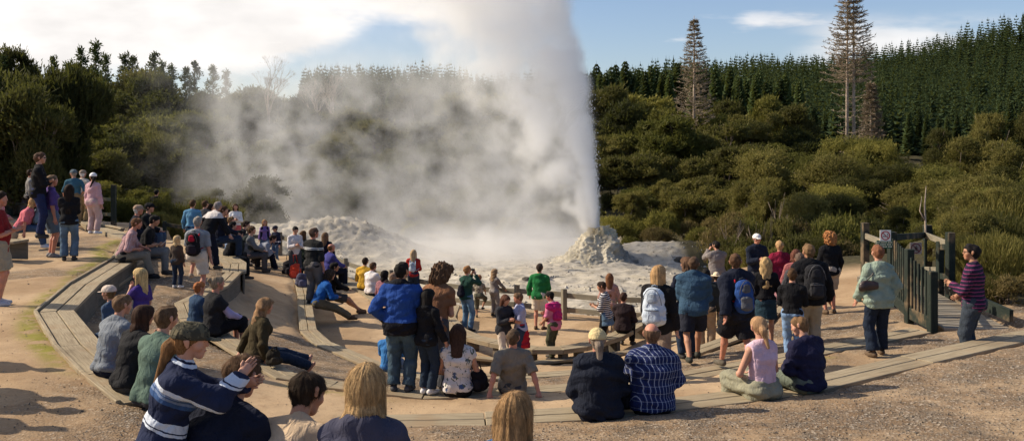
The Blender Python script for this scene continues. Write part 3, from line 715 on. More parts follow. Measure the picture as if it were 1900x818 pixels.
n1 = t.noise(cc, 1.15, 6, .58, .3); n2 = t.noise(t.comb(t.m('ADD', t.m('MULTIPLY', u, 5), 4.0), t.m('MULTIPLY', v, 22), 1.0), 1.3, 5, .55)
left = t.mr(u, -.02, -.30, -.42, .20)                                   # a bank of cloud fills the left of the sky
bank = t.m('ADD', left, t.mr(v, .055, .125, -.30, .20)); bank = t.m('MULTIPLY', t.mr(t.m('ADD', n1, bank), .50, .72), t.mr(u, .10, -.06))
top = t.m('MULTIPLY', t.mr(t.m('ADD', n1, t.mr(v, .10, .155, -.1, .2)), .5, .68), t.mr(u, .06, -.04))
w1 = t.m('MULTIPLY', t.mr(n2, .54, .72), t.m('MULTIPLY', t.mr(v, .085, .11), t.mr(v, .16, .125)))
w1 = t.m('MULTIPLY', w1, t.m('MULTIPLY', t.mr(u, .02, .12), .75))
low = t.m('MULTIPLY', t.mr(n2, .36, .58), t.m('MULTIPLY', t.mr(v, .150, .11), t.mr(u, .28, .36)))
cl = t.m('MAXIMUM', t.m('MAXIMUM', bank, top), t.m('MAXIMUM', w1, t.m('MULTIPLY', low, .8)), clamp=True)
cl = t.m('MULTIPLY', cl, t.m('GREATER_THAN', y, .05))
shade = t.mix(t.mr(t.noise(cc, 2.6, 4, .5), .3, .7), (8.2, 7.9, 7.7), (10.4, 10.0, 9.7))
skyc = t.new('ShaderNodeMix', data_type='RGBA', blend_type='MULTIPLY'); t.put(skyc.inputs[0], 1.0); t.put(skyc.inputs[6], sky.outputs[0]); t.put(skyc.inputs[7], (1.12, 1.10, 1.20))
t.put(bg.inputs[0], t.mix(cl, skyc.outputs[2], shade)); bg.inputs[1].default_value = .09
SC.view_settings.view_transform = 'Standard'; SC.view_settings.look = 'None'; SC.view_settings.exposure = 0.3; SC.view_settings.gamma = 1.0

# ------------------------------------------------------------------ ground
def build_ground():
    xs = np.unique(np.concatenate([np.linspace(-300, -24, 47), np.arange(-24, 18, .1), np.linspace(18, 300, 48)]).round(3))
    ys = np.unique(np.concatenate([np.arange(-20, 4, 1.), np.arange(4, 14, .08), np.arange(14, 54, .1), np.linspace(54, 120, 60), np.linspace(120, 345, 60)]).round(3))
    X, Y = np.meshgrid(xs, ys); Z, sm, pool, g, th, r = terrain(X, Y, True)
    nx, ny = len(xs), len(ys); idx = np.arange(nx * ny).reshape(ny, nx)
    q = np.stack([idx[:-1, :-1], idx[:-1, 1:], idx[1:, 1:], idx[1:, :-1]], -1).reshape(-1, 4)
    me = mesh_np('ground', np.stack([X, Y, Z], -1).reshape(-1, 3), q)
    rA, rC, rD, rE = (g[k][0] for k in 'ACDE'); thd = np.degrees(th)
    nz = fbm(X * .35, Y * .35, 0, 4, 77)
    fr = (r > rA); gravel = np.where(fr, sstep(-30, 12, thd + nz * 20) * .9, 0)
    mid = (r <= rA) & (r > rC); gravel = np.where(mid, sstep(18, 42, thd + nz * 16) + sstep(-12, -30, thd + nz * 8) * sstep(-105, -80, thd) * .9, gravel)
    cd = (r <= rC) & (r > rD); gravel = np.where(cd, sstep(-62, -45, thd + nz * 10) * sstep(75, 55, thd) * sstep(.3, .9, rC - r + nz * .3), gravel)
    gravel = np.where((r > rA) & (thd < -58) & (r < rA + 2.6), np.maximum(gravel, .75 * sstep(.1, .5, nz + .2)), gravel)
    gravel = gravel * (1 - sm)
    moss = sstep(.30, .05, np.abs(r - rA - .38) + .14 * nz) * (r > rA) * (thd > -100) * sstep(-18, -26, thd) * .95
    moss = np.maximum(moss, sstep(.30, .05, np.abs(r - rC - .42)) * sstep(.05, .35, nz) * (np.abs(thd) < 40) * .8)
    moss = np.maximum(moss, sstep(.30, .05, np.abs(r - rA + .75)) * sstep(-.05, .3, nz) * (np.abs(thd) < 12) * .6)
    forest = np.maximum(sstep(50, 54, Y), np.maximum(sstep(-15.0, -16.5, X) * sstep(30, 33, Y), np.maximum(sstep(9.8, 10.4, X) * sstep(17.5, 19, Y), sstep(7.0, 7.6, X) * sstep(24.5, 26, Y)))); forest = np.maximum(forest, sstep(-9, -13, X) * sstep(36, 39, Y) * (1 - sm))
    for nm, a in (('sinter', sm), ('pool', pool), ('gravel', gravel), ('moss', moss), ('forest', forest)):
        at = me.attributes.new(nm, 'FLOAT', 'POINT'); at.data.foreach_set('value', np.asarray(a, np.float32).ravel())
    m, t, b = material('ground', .95, .1); c = objco(t)
    A = lambda n: [setattr(k := t.new('ShaderNodeAttribute'), 'attribute_name', n), k][1].outputs['Fac']
    n1, n2, n3 = t.noise(c, .55, 5, .6), t.noise(c, 5, 5, .7), t.noise(c, 34, 3, .7)
    dirt = t.mix(t.mr(n1, .35, .65), (.32, .215, .125), (.46, .33, .205)); dirt = t.mix(t.mr(n2, .5, .72, 0, .5), dirt, (.25, .16, .095)); dirt = t.mix(t.mr(n3, .66, .72, 0, .55), dirt, (.16, .105, .065))
    dirt = t.mix(t.mr(t.noise(c, 14, 4, .75), .60, .70, 0, .55), dirt, (.20, .135, .085))
    vo = t.new('ShaderNodeTexVoronoi'); t.put(vo.inputs['Vector'], c); vo.inputs['Scale'].default_value = 42; vc = t.sep(vo.outputs['Color'])
    grav = t.mix(t.mr(vc[0], 0, 1, smooth=False), (.055, .044, .034), (.22, .18, .14)); grav = t.mix(t.mr(n2, .38, .62, 0, .75), grav, (.17, .11, .065)); grav = t.mix(t.mr(vc[1], .88, .92, 0, .7), grav, (.42, .37, .31))
    gm = t.m('MULTIPLY', A('gravel'), t.mr(t.noise(c, 1.5, 4, .65), .30, .62, .25, 1.0)); base = t.mix(gm, dirt, grav)
    mo = t.mix(n2, (.15, .145, .022), (.26, .235, .045)); base = t.mix(t.m('MULTIPLY', A('moss'), t.mr(t.noise(c, 3.2, 5, .7), .34, .56)), base, mo)
    sn = t.mix(t.mr(t.noise(c, 1.4, 6, .7), .35, .65), (.34, .305, .25), (.50, .455, .385)); sn = t.mix(t.mr(t.noise(c, 3.1, 6, .8), .50, .66, 0, .85), sn, (.19, .17, .135)); sn = t.mix(t.mr(t.noise(c, .7, 3), .52, .68, 0, .5), sn, (.50, .43, .30))
    sn = t.mix(A('pool'), sn, t.mix(n1, (.44, .40, .32), (.52, .48, .40)))
    base = t.mix(A('sinter'), base, sn)
    fo = t.mix(n2, (.035, .03, .018), (.085, .075, .04)); base = t.mix(A('forest'), base, fo)
    t.put(b.inputs['Base Color'], base); h = t.m('ADD', t.m('MULTIPLY', n3, .5), t.m('ADD', t.m('MULTIPLY', vo.outputs['Distance'], t.m('MULTIPLY', gm, 1.2)), n2))
    bump(t, b, h, .6, .022)
    return tag(link('ground', me, m), kind='structure')
build_ground()

# ------------------------------------------------------------------ loose gravel (uncountable)
def pebbles(name, spots, mat, rmin, rmax, seed):
    r = np.random.RandomState(seed); base = np.array([(1, 0, 0), (-.5, .87, 0), (-.5, -.87, 0), (.3, .1, .75), (-.3, -.1, -.6)], float); tr = np.array([(0, 1, 3), (1, 2, 3), (2, 0, 3), (1, 0, 4), (2, 1, 4), (0, 2, 4)])
    n = len(spots); sc = (rmin + (rmax - rmin) * r.rand(n) ** 3)[:, None, None] * r.uniform(.7, 1.3, (n, 1, 3)); an = r.uniform(0, 6.28, n); c_, s_ = np.cos(an), np.sin(an)
    v = base[None] * sc + r.normal(0, .15, (n, 5, 3)) * sc; v = np.stack([v[..., 0] * c_[:, None] - v[..., 1] * s_[:, None], v[..., 0] * s_[:, None] + v[..., 1] * c_[:, None], v[..., 2]], -1) + spots[:, None, :]
    t_ = (tr[None] + (np.arange(n) * 5)[:, None, None]).reshape(-1, 3)
    return link(name, mesh_np(name, v.reshape(-1, 3), None, t_, False), mat)
def scatter(n, x0, x1, y0, y1, seed, keep):
    r = np.random.RandomState(seed); y = y0 + (y1 - y0) * r.rand(n) ** 1.3; x = r.uniform(-.57, .57, n) * y * 1.02; Z, sm, pool, g, th, rr = terrain(x, y, True)
    k = keep(x, y, sm, g, np.degrees(th), rr, r.rand(n)); k &= (x > x0) & (x < x1)
    for q in 'ACD': k &= np.abs(rr - g[q][0]) > .30
    return np.stack([x, y, Z + .004], -1)[k]
gm_, t_, b_ = material('pebble', .85, .2); oi = t_.noise(objco(t_), 6.5, 1); oi2 = t_.noise(objco(t_), 31, 1)
t_.put(b_.inputs['Base Color'], t_.mix(t_.mr(oi2, .4, .6), t_.mix(oi, (.06, .05, .04), (.18, .15, .12)), (.30, .25, .19)))
sp = scatter(60000, -8, 12, 6, 17, 4, lambda x, y, sm, g, th, r, q: np.where(r > g['A'][0], q < sstep(-25, 15, th) * .8 + .06, q < np.where(r > g['C'][0], sstep(20, 45, th) * .8 + .05, .12)))
tag(pebbles('loose_gravel', sp, gm_, .004, .013, 5), kind='stuff')
sp = scatter(7000, -9, 12, 8, 30, 9, lambda x, y, sm, g, th, r, q: (q < .10))
tag(pebbles('scattered_pebbles', sp, gm_, .008, .022, 6), kind='stuff')
sp = scatter(26000, -15, 10, 28, 50, 19, lambda x, y, sm, g, th, r, q: (sm > .6) & (q < .5) & (fbm(x * .8, y * .8, 0, 3, 4) > .05))
sm_, t_, b_ = material('sinter_rubble', .9, .15); t_.put(b_.inputs['Base Color'], t_.mix(t_.mr(t_.noise(objco(t_), 2.5, 3), .35, .65), (.19, .17, .14), (.52, .49, .44)))
tag(pebbles('sinter_rubble', sp, sm_, .02, .085, 7), kind='stuff')

# ------------------------------------------------------------------ timber benches along the rings
W_SEAT = wood('weathered_seat_timber', (.20, .155, .10), (.38, .315, .215)); W_DARK = wood('dark_riser_timber', (.085, .075, .058), (.17, .15, .12)); W_GREY = wood('grey_fence_timber', (.13, .115, .085), (.27, .24, .18)); W_GREEN = wood('green_stained_timber', (.012, .018, .015), (.030, .038, .031)); W_BOARD = wood('boardwalk_timber', (.20, .17, .13), (.36, .32, .26))  # W_DARK: darker timber tone for risers, legs and bearers
G_BENCH = 'timber bench tiers of the viewing terraces'
def bench(label, ring, px0, px1, step=1, wid=.25, gap=.014, th=.055, kerb=False, riser=True, planks=2, inner_last=None, y0=None):
    P = [p for p, q in zip(RW[ring], RINGPX[ring]) if px0 <= q[0] <= px1 and (y0 is None or y0[0] <= q[1] <= y0[1])]
    pts = [P[0]]
    for p in P[1:]:
        if np.hypot(*(p - pts[-1])[:2]) > 1.15: pts.append(p)
    if np.hypot(*(P[-1] - pts[-1])[:2]) > .35: pts.append(P[-1])
    t = empty('timber_bench', label, 'bench', (*pts[0][:2], tz(*pts[0][:2])), 0, G_BENCH); o0 = V(*t.location)
    pts = [p.copy() for p in pts]; n = len(pts); nr = []
    for i in range(n):
        d = nrm(V(*(pts[min(i + 1, n - 1)] - pts[max(i - 1, 0)])[:2], 0)); w = V(-d[1], d[0], 0)
        if (CEN - pts[i][:2]) @ w[:2] < 0: w = -w
        nr.append(w)                                   # towards the inside
    for i in range(n - 1):
        a, b = pts[i], pts[i + 1]; d = nrm(V(*(b - a)[:2], 0)); A = V(*a[:3]); Bq = V(*b[:3])
        j = rnd.uniform(-.006, .006)
        for k in range(planks):
            off = (k - (planks - 1) / 2) * (wid + gap); m = MB(); lo, hi = off - wid / 2, off + wid / 2; e = d * .006; zj = V(0, 0, .010 + j + rnd.uniform(-.005, .005))
            c = [A + nr[i] * lo + e, Bq + nr[i + 1] * lo - e, Bq + nr[i + 1] * hi - e, A + nr[i] * hi + e]
            m.hexa([q + zj - V(0, 0, th) - o0 for q in c] + [q + zj - o0 for q in c]); o = m.build('plank', W_SEAT, t); beam_uv(o); bev(o, .006)
        inn = planks * wid / 2 + .005
        if riser:
            m = MB(); h0 = min(a[3], b[3]) + .05
            if h0 > .1:
                c = [A + nr[i] * (inn - .07), Bq + nr[i + 1] * (inn - .07), Bq + nr[i + 1] * (inn - .03), A + nr[i] * (inn - .03)]
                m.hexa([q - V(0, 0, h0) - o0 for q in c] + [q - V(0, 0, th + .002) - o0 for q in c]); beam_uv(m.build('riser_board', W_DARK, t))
        if kerb:
            m = MB(); ou = -(planks * wid / 2 + .03); c = [A + nr[i] * (ou - .05), Bq + nr[i + 1] * (ou - .05), Bq + nr[i + 1] * ou, A + nr[i] * ou]
            m.hexa([q - V(0, 0, .2) - o0 for q in c] + [q + V(0, 0, kerb) - o0 for q in c]); o = m.build('kerb_board', W_SEAT, t); beam_uv(o); bev(o, .006)
    return t
def bev(o, w):
    m = o.modifiers.new('Bevel', 'BEVEL'); m.width = w; m.segments = 1; m.limit_method = 'ANGLE'
bench('weathered two-plank bench with raised kerb round the left terrace', 'A', 60, 280, kerb=.045, wid=.225)
bench('long pale two-plank bench sweeping across the front to the lower right', 'A', 600, 2100, wid=.225)
bench('two-plank bench the red haired child and black vest woman sit along', 'C', 300, 630, y0=(500, 715), wid=.17)
bench('curved plank bench high up behind the red backpack man', 'C', 330, 437, y0=(440, 508), wid=.17, planks=3)
bench('two-plank bench under the floral blouse woman and grey tee man', 'C', 620, 1240, wid=.18)
bench('two-plank bench running right past the walking hikers to the gate path', 'C', 1257, 1708, wid=.21)
bench('bench curving down left beneath the blue shirted man', 'D', 500, 800, wid=.17)
bench('middle tier bench of two thin planks behind the seated couple', 'D', 800, 1250, wid=.17)
bench('short bench rising right beneath the walkers in shorts', 'D', 1256, 1450, wid=.17)
bench('low seat plank the white shirt man and his neighbours use', 'E', 610, 800, wid=.22, planks=2)
bench('low timber kerb in front of the stage bench', 'E', 820, 1340, wid=.24, planks=1, riser=True)
# foreground seat ring, mostly under the lower edge of the photo
def strip(label, pts, wid, planks, h, name='timber_bench', grp=G_BENCH, th=.055, legs=None, mat=None, drop=.4):
    pts = [np.array(p, float) for p in pts]; t = empty(name, label, 'bench', (*pts[0][:2], pts[0][2] - h), 0, grp); o0 = V(*t.location); n = len(pts); nr = []
    for i in range(n):
        d = nrm(V(*(pts[min(i + 1, n - 1)] - pts[max(i - 1, 0)])[:2], 0)); w = V(-d[1], d[0], 0)
        if (CEN - pts[i][:2]) @ w[:2] < 0: w = -w
        nr.append(w)
    for i in range(n - 1):
        A, Bq = pts[i], pts[i + 1]; d = nrm(Bq - A)
        for k in range(planks):
            off = (k - (planks - 1) / 2) * (wid + .014); lo, hi = off - wid / 2, off + wid / 2; e = d * .004; m = MB(); zj = V(0, 0, rnd.uniform(-.004, .004))
            c = [A + nr[i] * lo + e, Bq + nr[i + 1] * lo - e, Bq + nr[i + 1] * hi - e, A + nr[i] * hi + e]
            m.hexa([q + zj - V(0, 0, th) - o0 for q in c] + [q + zj - o0 for q in c]); o = m.build('plank', mat or W_SEAT, t); beam_uv(o); bev(o, .006)
        if legs:
            for fr in ((.12, .88) if i % legs == 0 else ()):
                c = A + (Bq - A) * fr; m = MB(); m.box(c - V(0, 0, th + (h - th) / 2 + .03) - o0, (.30, .14, h - th + .06), math.atan2(nr[i][1], nr[i][0])); beam_uv(m.build('leg', W_DARK, t))
        elif drop:
            m = MB(); inn = planks * wid / 2; c = [A + nr[i] * (inn - .07), Bq + nr[i + 1] * (inn - .07), Bq + nr[i + 1] * (inn - .03), A + nr[i] * (inn - .03)]
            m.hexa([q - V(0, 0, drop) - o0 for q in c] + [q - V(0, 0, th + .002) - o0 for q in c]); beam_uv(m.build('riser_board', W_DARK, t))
    return t
Z0 = 2.985
zp = []
for dg in (-26, -20, -13, -6, 0, 6, 12, 17, 22, 27, 33, 40):
    zp.append(V(18.15 * sin(R(dg)), 23 - 18.15 * cos(R(dg)), Z0))
strip('nearest bench, only its end plank visible in the lower right corner', zp, .22, 2, .05, drop=.45)
FB = [(840,566,4.43),(831,588,4.43),(850,610,4.43),(880,624,4.43),(918,633,4.43),(994,645,4.43),(1040,645,4.43),(1078,640,4.43),(1112,631,4.43),(1141,622,4.43),(1181,600,4.43),(1212,580,4.40)]
strip('low curved bench on block legs round the stage', [PH(*p) for p in FB], .19, 2, .40, th=.10, legs=2)
for lab, a0, b0 in (('stepping plank let into the dark pit beside the left terrace bench', (163, 552, 2.75), (232, 508, 2.72)), ('short double plank end below the pink check shirt man', (232, 492, 2.62), (262, 478, 2.60))):
    strip(lab, [PH(*a0), PH(*b0)], .2, 2, .25, drop=.25)
strip('short pale plank bench behind the pink shirted woman at left', [V(-13.2, 20.3, 3.0), V(-10.35, 19.9, 3.0)], .25, 2, .43, drop=.42)
strip('pale kerb plank lying at the top of the left terrace', [PH(178, 413, 2.42), PH(228, 423, 2.42)], .12, 1, .05, drop=.1, th=.05)
strip('flat plank edging at the far upper left', [PH(-30, 360, 2.0), PH(28, 372, 2.1)], .2, 1, .1, drop=.3, th=.06)

# ------------------------------------------------------------------ rail fence round the stage
fence = empty('rail_fence', 'low grey two-rail timber fence between the stage and the white sinter', 'fence', (FEN[6][0], FEN[6][1], STAGE))
fo = V(*fence.location)
fp = [V(-12, 38, 0), V(-8.6, 35, 0), V(-5.72, 32.4, 0), V(-4.6, 31.2, 0), V(-3.9, 30.4, 0), V(-2.25, 28.4, 0), V(-1.3, 27.6, 0), V(.14, 26.75, 0), V(1.44, 26.1, 0), V(2.6, 25.4, 0), V(3.9, 24.9, 0), V(5.0, 25.2, 0)]
for i, p in enumerate(fp):
    p[2] = tz(p[0], p[1]); m = MB(); m.box(p + V(0, 0, .37) - fo, (.13, .13, .95), .4 + rnd.uniform(-.1, .1)); o = m.build('post', W_GREY if i != 5 else W_GREEN, fence); beam_uv(o); bev(o, .008)
for i in range(len(fp) - 1):
    for hz in (.66, .26):
        if i < 5 and hz < .5: continue
        a, b = fp[i] + V(0, .08, hz), fp[i + 1] + V(0, .08, hz + rnd.uniform(-.02, .02)); m = MB(); m.beam(a - fo, b - fo, .055, .14); o = m.build('rail', W_GREY, fence); beam_uv(o); bev(o, .006)

# ------------------------------------------------------------------ boardwalk, gate frame and signs at the right
gx = empty('gate_frame', 'dark green stained timber gate frame with picket sides over the boardwalk', 'gate frame', (7.4, 16.6, tz(7.4, 16.6))); go = V(*gx.location)
def gpost(px, ytop, Y, w=.125, depth=1.4):
    s = F0 / Y; x = (px - CX) / s; zt = CZ - (ytop - HY) / s; zb_ = tz(x, Y) - .2; m = MB(); m.box(V(x, Y, (zt + zb_) / 2) - go, (w, w, zt - zb_), .1); o = m.build('post', W_GREEN, gx); beam_uv(o); bev(o, .01); return V(x, Y, zt)
P4, P3, P2, P1 = gpost(1730, 503, 16.6, .14), gpost(1687, 462, 17.7, .14), gpost(1655, 430, 19.6, .15), gpost(1605, 413, 21.6, .15)
P5, P7, P6, Pm = gpost(1721, 417, 23.5, .17), gpost(1763, 431, 19.8, .15), gpost(1744, 448, 20.6, .13), gpost(1717, 432, 21.9, .06)
def rail(a, b, w=.05, h=.13, mat=None, nm='rail'):
    m = MB(); m.beam(np.array(a) - go, np.array(b) - go, w, h); o = m.build(nm, mat or W_GREEN, gx); beam_uv(o); bev(o, .006)
dz_ = lambda p, d: p + V(0, 0, d)
rail(dz_(P1, -.30), dz_(P2, -.30), mat=W_GREY); rail(dz_(P1, -.95), dz_(P2, -.95), mat=W_GREY); rail(dz_(P2, -.12), dz_(Pm, -.05)); rail(dz_(P2, -.9), dz_(Pm, -.9)); rail(dz_(Pm, -.05), dz_(P7, -.26), mat=W_GREY)
rail(dz_(Pm, -.85), dz_(P6, -.62), mat=W_GREY); rail(dz_(P6, -.12), dz_(P7, -.30)); rail(dz_(P6, -.75), dz_(P7, -.95))
for a, b, n in ((P2, P3, 8), (P3, P4, 6)):
    za, zb2 = a[2] - .12, b[2] - .08; base_a, base_b = tz(a[0], a[1]) + .22, tz(b[0], b[1]) + .22
    for i in range(n):
        f = (i + .7) / (n + .4); q = a + (b - a) * f; zt = za + (zb2 - za) * f; zb_ = base_a + (base_b - base_a) * f; m = MB()
        m.box(V(q[0], q[1], (zt + zb_) / 2) - go, (.035, .050, zt - zb_), .1); o = m.build('picket', W_GREEN, gx); beam_uv(o)
    rail(V(a[0], a[1], base_a - .02), V(b[0], b[1], base_b - .02), .06, .22, W_GREEN, 'stringer'); rail(V(a[0] + .04, a[1], za - .25), V(b[0] + .04, b[1], zb2 - .25), .04, .09)
bw = empty('boardwalk', 'narrow boardwalk of cross planks leading through the gate frame', 'boardwalk', (8.1, 17.0, tz(8.1, 17))); bo = V(*bw.location)
e0, e1 = V(8.12, 16.45, 0), V(9.05, 23.2, 0); dirb = nrm(e1 - e0); sdb = V(dirb[1], -dirb[0], 0); L_ = np.linalg.norm(e1 - e0)
for i in range(int(L_ / .17)):
    c = e0 + dirb * (i * .17 + .05); z_ = CZ - 3.21 + .0 * i; m = MB(); wdt = 1.12 - .02 * i / 10; j = rnd.uniform(-.006, .006)
    m.beam(c - sdb * wdt / 2 + V(0, 0, z_ + j) - bo, c + sdb * (wdt / 2 + rnd.uniform(-.01, .02)) + V(0, 0, z_ + j) - bo, .118, .04); o = m.build('deck_plank', W_BOARD, bw); beam_uv(o)
for sg in (-1, 1):
    m = MB(); m.beam(e0 + sdb * sg * .5 + V(0, 0, CZ - 3.21 - .11) - bo, e1 + sdb * sg * .5 + V(0, 0, CZ - 3.21 - .11) - bo, .08, .17); beam_uv(m.build('bearer', W_DARK, bw))
m = MB(); m.beam(V(9.0, 19.5, 2.05) - bo, V(8.95, 16.9, 1.95) - bo, .07, .22); beam_uv(m.build('side_beam', W_GREEN, bw))
def disc_ring(m, c, r0, r1, ax, up, n=28):
    for i in range(n):
        a, b = 2 * pi * i / n, 2 * pi * (i + 1) / n; f = V(0, -.003, 0)
        p = lambda r, t_, o: c + ax * r * cos(t_) + up * r * sin(t_) + f * o
        m.hexa([p(r0, a, 0), p(r1, a, 0), p(r1, b, 0), p(r0, b, 0), p(r0, a, 1), p(r1, a, 1), p(r1, b, 1), p(r0, b, 1)])
def sign(px, py, Y, w, h, label, paint, cats='sign', bgc=(.80, .78, .72), name='sign'):
    s = F0 / Y; c = V((px - CX) / s, Y, CZ - (py - HY) / s); t_ = empty(name, label, cats, c); m = MB(); m.box((0, .006, 0), (w, .012, h)); m.build('panel', simple('sign_panel', bgc, .5, .06, 4), t_); paint(t_, w, h); return t_
RED = simple('sign_red', (.42, .02, .025), .5, .1); BLK = simple('sign_black', (.02, .018, .018), .5, .1); CREAM = simple('sign_cream', (.72, .66, .48), .6, .1)
X_, Z_ = V(1, 0, 0), V(0, 0, 1)
def p_smoke(t_, w, h):
    m = MB(); disc_ring(m, V(0, -.002, 0), w * .33, w * .42, X_, Z_); m.build('prohibition_ring', RED, t_)
    m = MB(); m.beam(V(-w * .25, -.009, w * .25), V(w * .25, -.009, -w * .25), .003, w * .06); m.build('prohibition_bar', RED, t_)
    m = MB(); m.box((-.02, -.004, -w * .08), (w * .34, .003, w * .07)); m.box((w * .2, -.004, -w * .08), (w * .05, .003, w * .07)); m.tube([V(w * .2, -.005, 0), V(w * .23, -.005, w * .06), V(w * .17, -.005, w * .1), V(w * .2, -.005, w * .18)], .006, 5); m.build('cigarette', BLK, t_)
def p_text(t_, w, h):
    for r_, words in enumerate(((.10, .13, .10, .06), (.09, .12, .09, .09), (.12, .09))):
        tot = sum(words) + .012 * (len(words) - 1); x = -tot / 2 + (.03 if r_ == 2 else 0); m = MB()
        for wd_ in words:
            n = max(2, int(wd_ / .026))
            for q in range(n): m.box((x + (q + .5) * wd_ / n, -.004, h * (.27 - .27 * r_)), (wd_ / n * .72, .003, h * .15))
            x += wd_ + .016
        m.build('lettering', CREAM, t_)
def p_walk(t_, w, h):
    m = MB(); disc_ring(m, V(0, -.002, 0), w * .36, w * .43, X_, Z_); m.build('prohibition_ring', simple('sign_maroon', (.16, .02, .04), .5), t_)
    m = MB(); m.beam(V(-w * .28, -.009, w * .28), V(w * .28, -.009, -w * .28), .003, w * .06); m.build('prohibition_bar', simple('sign_maroon', (.16, .02, .04), .5), t_)
    m = MB(); P_ = lambda x, z: V(x * w, -.006, z * w)
    for pts in ([(0, .12), (-.02, -.03)], [(-.02, -.03), (.07, -.13), (.05, -.24)], [(-.02, -.03), (-.07, -.14), (-.13, -.22)], [(0, .1), (.1, .02), (.14, .05)], [(0, .1), (-.1, .03), (-.1, -.04)]): m.tube([P_(*q) for q in pts], w * .028, 6)
    m.tube([P_(.015, .15), P_(.02, .19), P_(.02, .23)], [w * .02, w * .045, w * .02], 8); m.build('walking_figure', BLK, t_)
sign(1643, 437, 19.42, .225, .225, 'small white no smoking sign with a red ring on the gate post', p_smoke)
sign(1642.5, 453.5, 19.44, .35, .165, 'green notice with cream lettering below the no smoking sign', p_text, bgc=(.035, .12, .07))
sign(1699.5, 460.5, 21.8, .27, .265, 'grey no walking sign with a crossed-out figure hung on the gate rail', p_walk, bgc=(.36, .31, .29))
# fence in the dark at the upper left
lf = empty('dark_fence', 'dark post and rail fence at the back of the left terrace', 'fence', (*PH(211, 415, 2.6)[:2], tz(*PH(211, 415, 2.6)[:2]))); lo_ = V(*lf.location)
q0 = PH(211, 416, 2.6); q1 = q0 + V(-1.6, .9, 0); q2 = q0 + V(-4.5, 2.0, 0)
for p, hh in ((q0, 1.45), (q1, 1.2), (q2, 1.2)): m = MB(); m.box(V(p[0], p[1], tz(p[0], p[1]) + hh / 2 - .1) - lo_, (.14, .14, hh + .2)); beam_uv(m.build('post', W_GREEN, lf))
for hz in (.45, .95):
    for a, b in ((q0, q1), (q1, q2)): m = MB(); m.beam(V(a[0], a[1], tz(a[0], a[1]) + hz) - lo_, V(b[0], b[1], tz(b[0], b[1]) + hz) - lo_, .05, .1); beam_uv(m.build('rail', W_GREEN, lf))
m = MB(); a, b = V(-11.6, 31.5, 0), V(-9.2, 31.0, 0)
lf2 = empty('low_rail_fence', 'single dark rail fence behind the group at left', 'fence', (a[0], a[1], tz(a[0], a[1]))); lo2 = V(*lf2.location)
for p in (a, b): m = MB(); z_ = tz(p[0], p[1]); m.box(V(p[0], p[1], z_ + .35) - lo2, (.1, .1, .8)); beam_uv(m.build('post', W_GREEN, lf2))
m = MB(); m.beam(V(a[0], a[1], tz(a[0], a[1]) + .65) - lo2, V(b[0], b[1], tz(b[0], b[1]) + .65) - lo2, .05, .12); beam_uv(m.build('rail', W_GREEN, lf2))

# ------------------------------------------------------------------ geyser cone and rocks
def cone_mound():
    n, k = 240, 130; th = np.linspace(0, 2 * pi, n, endpoint=False); t = np.linspace(0, 1, k); TH, T = np.meshgrid(th, t)
    prof_t = [0, .10, .22, .45, .62, .8, 1.0]; prof_r = [.20, .36, .54, .82, 1.05, 1.35, 2.0]; prof_z = [1.52, 1.46, 1.25, .82, .50, .22, -.15]
    r = np.interp(T, prof_t, prof_r); z = np.interp(T, prof_t, prof_z); r = r * (1 + .10 * np.cos(TH - 3.6) * T)
    X, Y = r * np.cos(TH), r * np.sin(TH); d = .22 * fbm(X * 1.5, Y * 1.5, z * 1.5, 5, 40, .55) + .12 * (1 - 2 * np.abs(vnoise(X * 3, Y * 3, z * 3, 50))) + .06 * (1 - 2 * np.abs(vnoise(X * 7, Y * 7, z * 7, 51))) + .03 * vnoise(X * 14, Y * 14, z * 14, 52)
    f = sstep(0, .08, T) * (1 - .55 * T); X2 = X * (1 + d * f / np.maximum(r, .3)); Y2 = Y * (1 + d * f / np.maximum(r, .3)); z2 = z + d * f * .65
    z2 = z2 - .28 * np.exp(-(((X + .15) ** 2 + Y ** 2) / .03)); v = np.stack([X2, Y2, z2], -1).reshape(-1, 3); i = np.arange(k * n).reshape(k, n)
    q = np.stack([i[:-1], np.roll(i[:-1], -1, 1), np.roll(i[1:], -1, 1), i[1:]], -1).reshape(-1, 4)
    v = np.concatenate([v, [[0, 0, 1.15]]]); c = k * n; tr = [[c, (j + 1) % n, j] for j in range(n)]
    m, t_, b = material('sinter_crust', .85, .2); co = objco(t_); a, g = t_.noise(co, 2.2, 6, .7), t_.noise(co, 7, 5, .75)
    base = t_.mix(t_.mr(a, .35, .65), (.36, .32, .24), (.68, .61, .47)); base = t_.mix(t_.mr(g, .52, .7, 0, .75), base, (.20, .175, .13)); x, y, z_ = t_.sep(co)
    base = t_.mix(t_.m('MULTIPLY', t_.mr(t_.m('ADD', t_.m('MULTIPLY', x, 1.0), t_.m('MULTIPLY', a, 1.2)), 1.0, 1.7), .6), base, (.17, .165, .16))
    base = t_.mix(t_.m('MULTIPLY', t_.mr(z_, .9, 1.4), t_.mr(g, .4, .6)), base, (.60, .50, .30))
    t_.put(b.inputs['Base Color'], base); bump(t_, b, t_.m('ADD', g, t_.noise(co, 25, 3, .7)), .8, .05)
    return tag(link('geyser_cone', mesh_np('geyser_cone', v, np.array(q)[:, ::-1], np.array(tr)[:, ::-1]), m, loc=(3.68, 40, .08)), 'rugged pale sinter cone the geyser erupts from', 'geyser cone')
cone_mound()
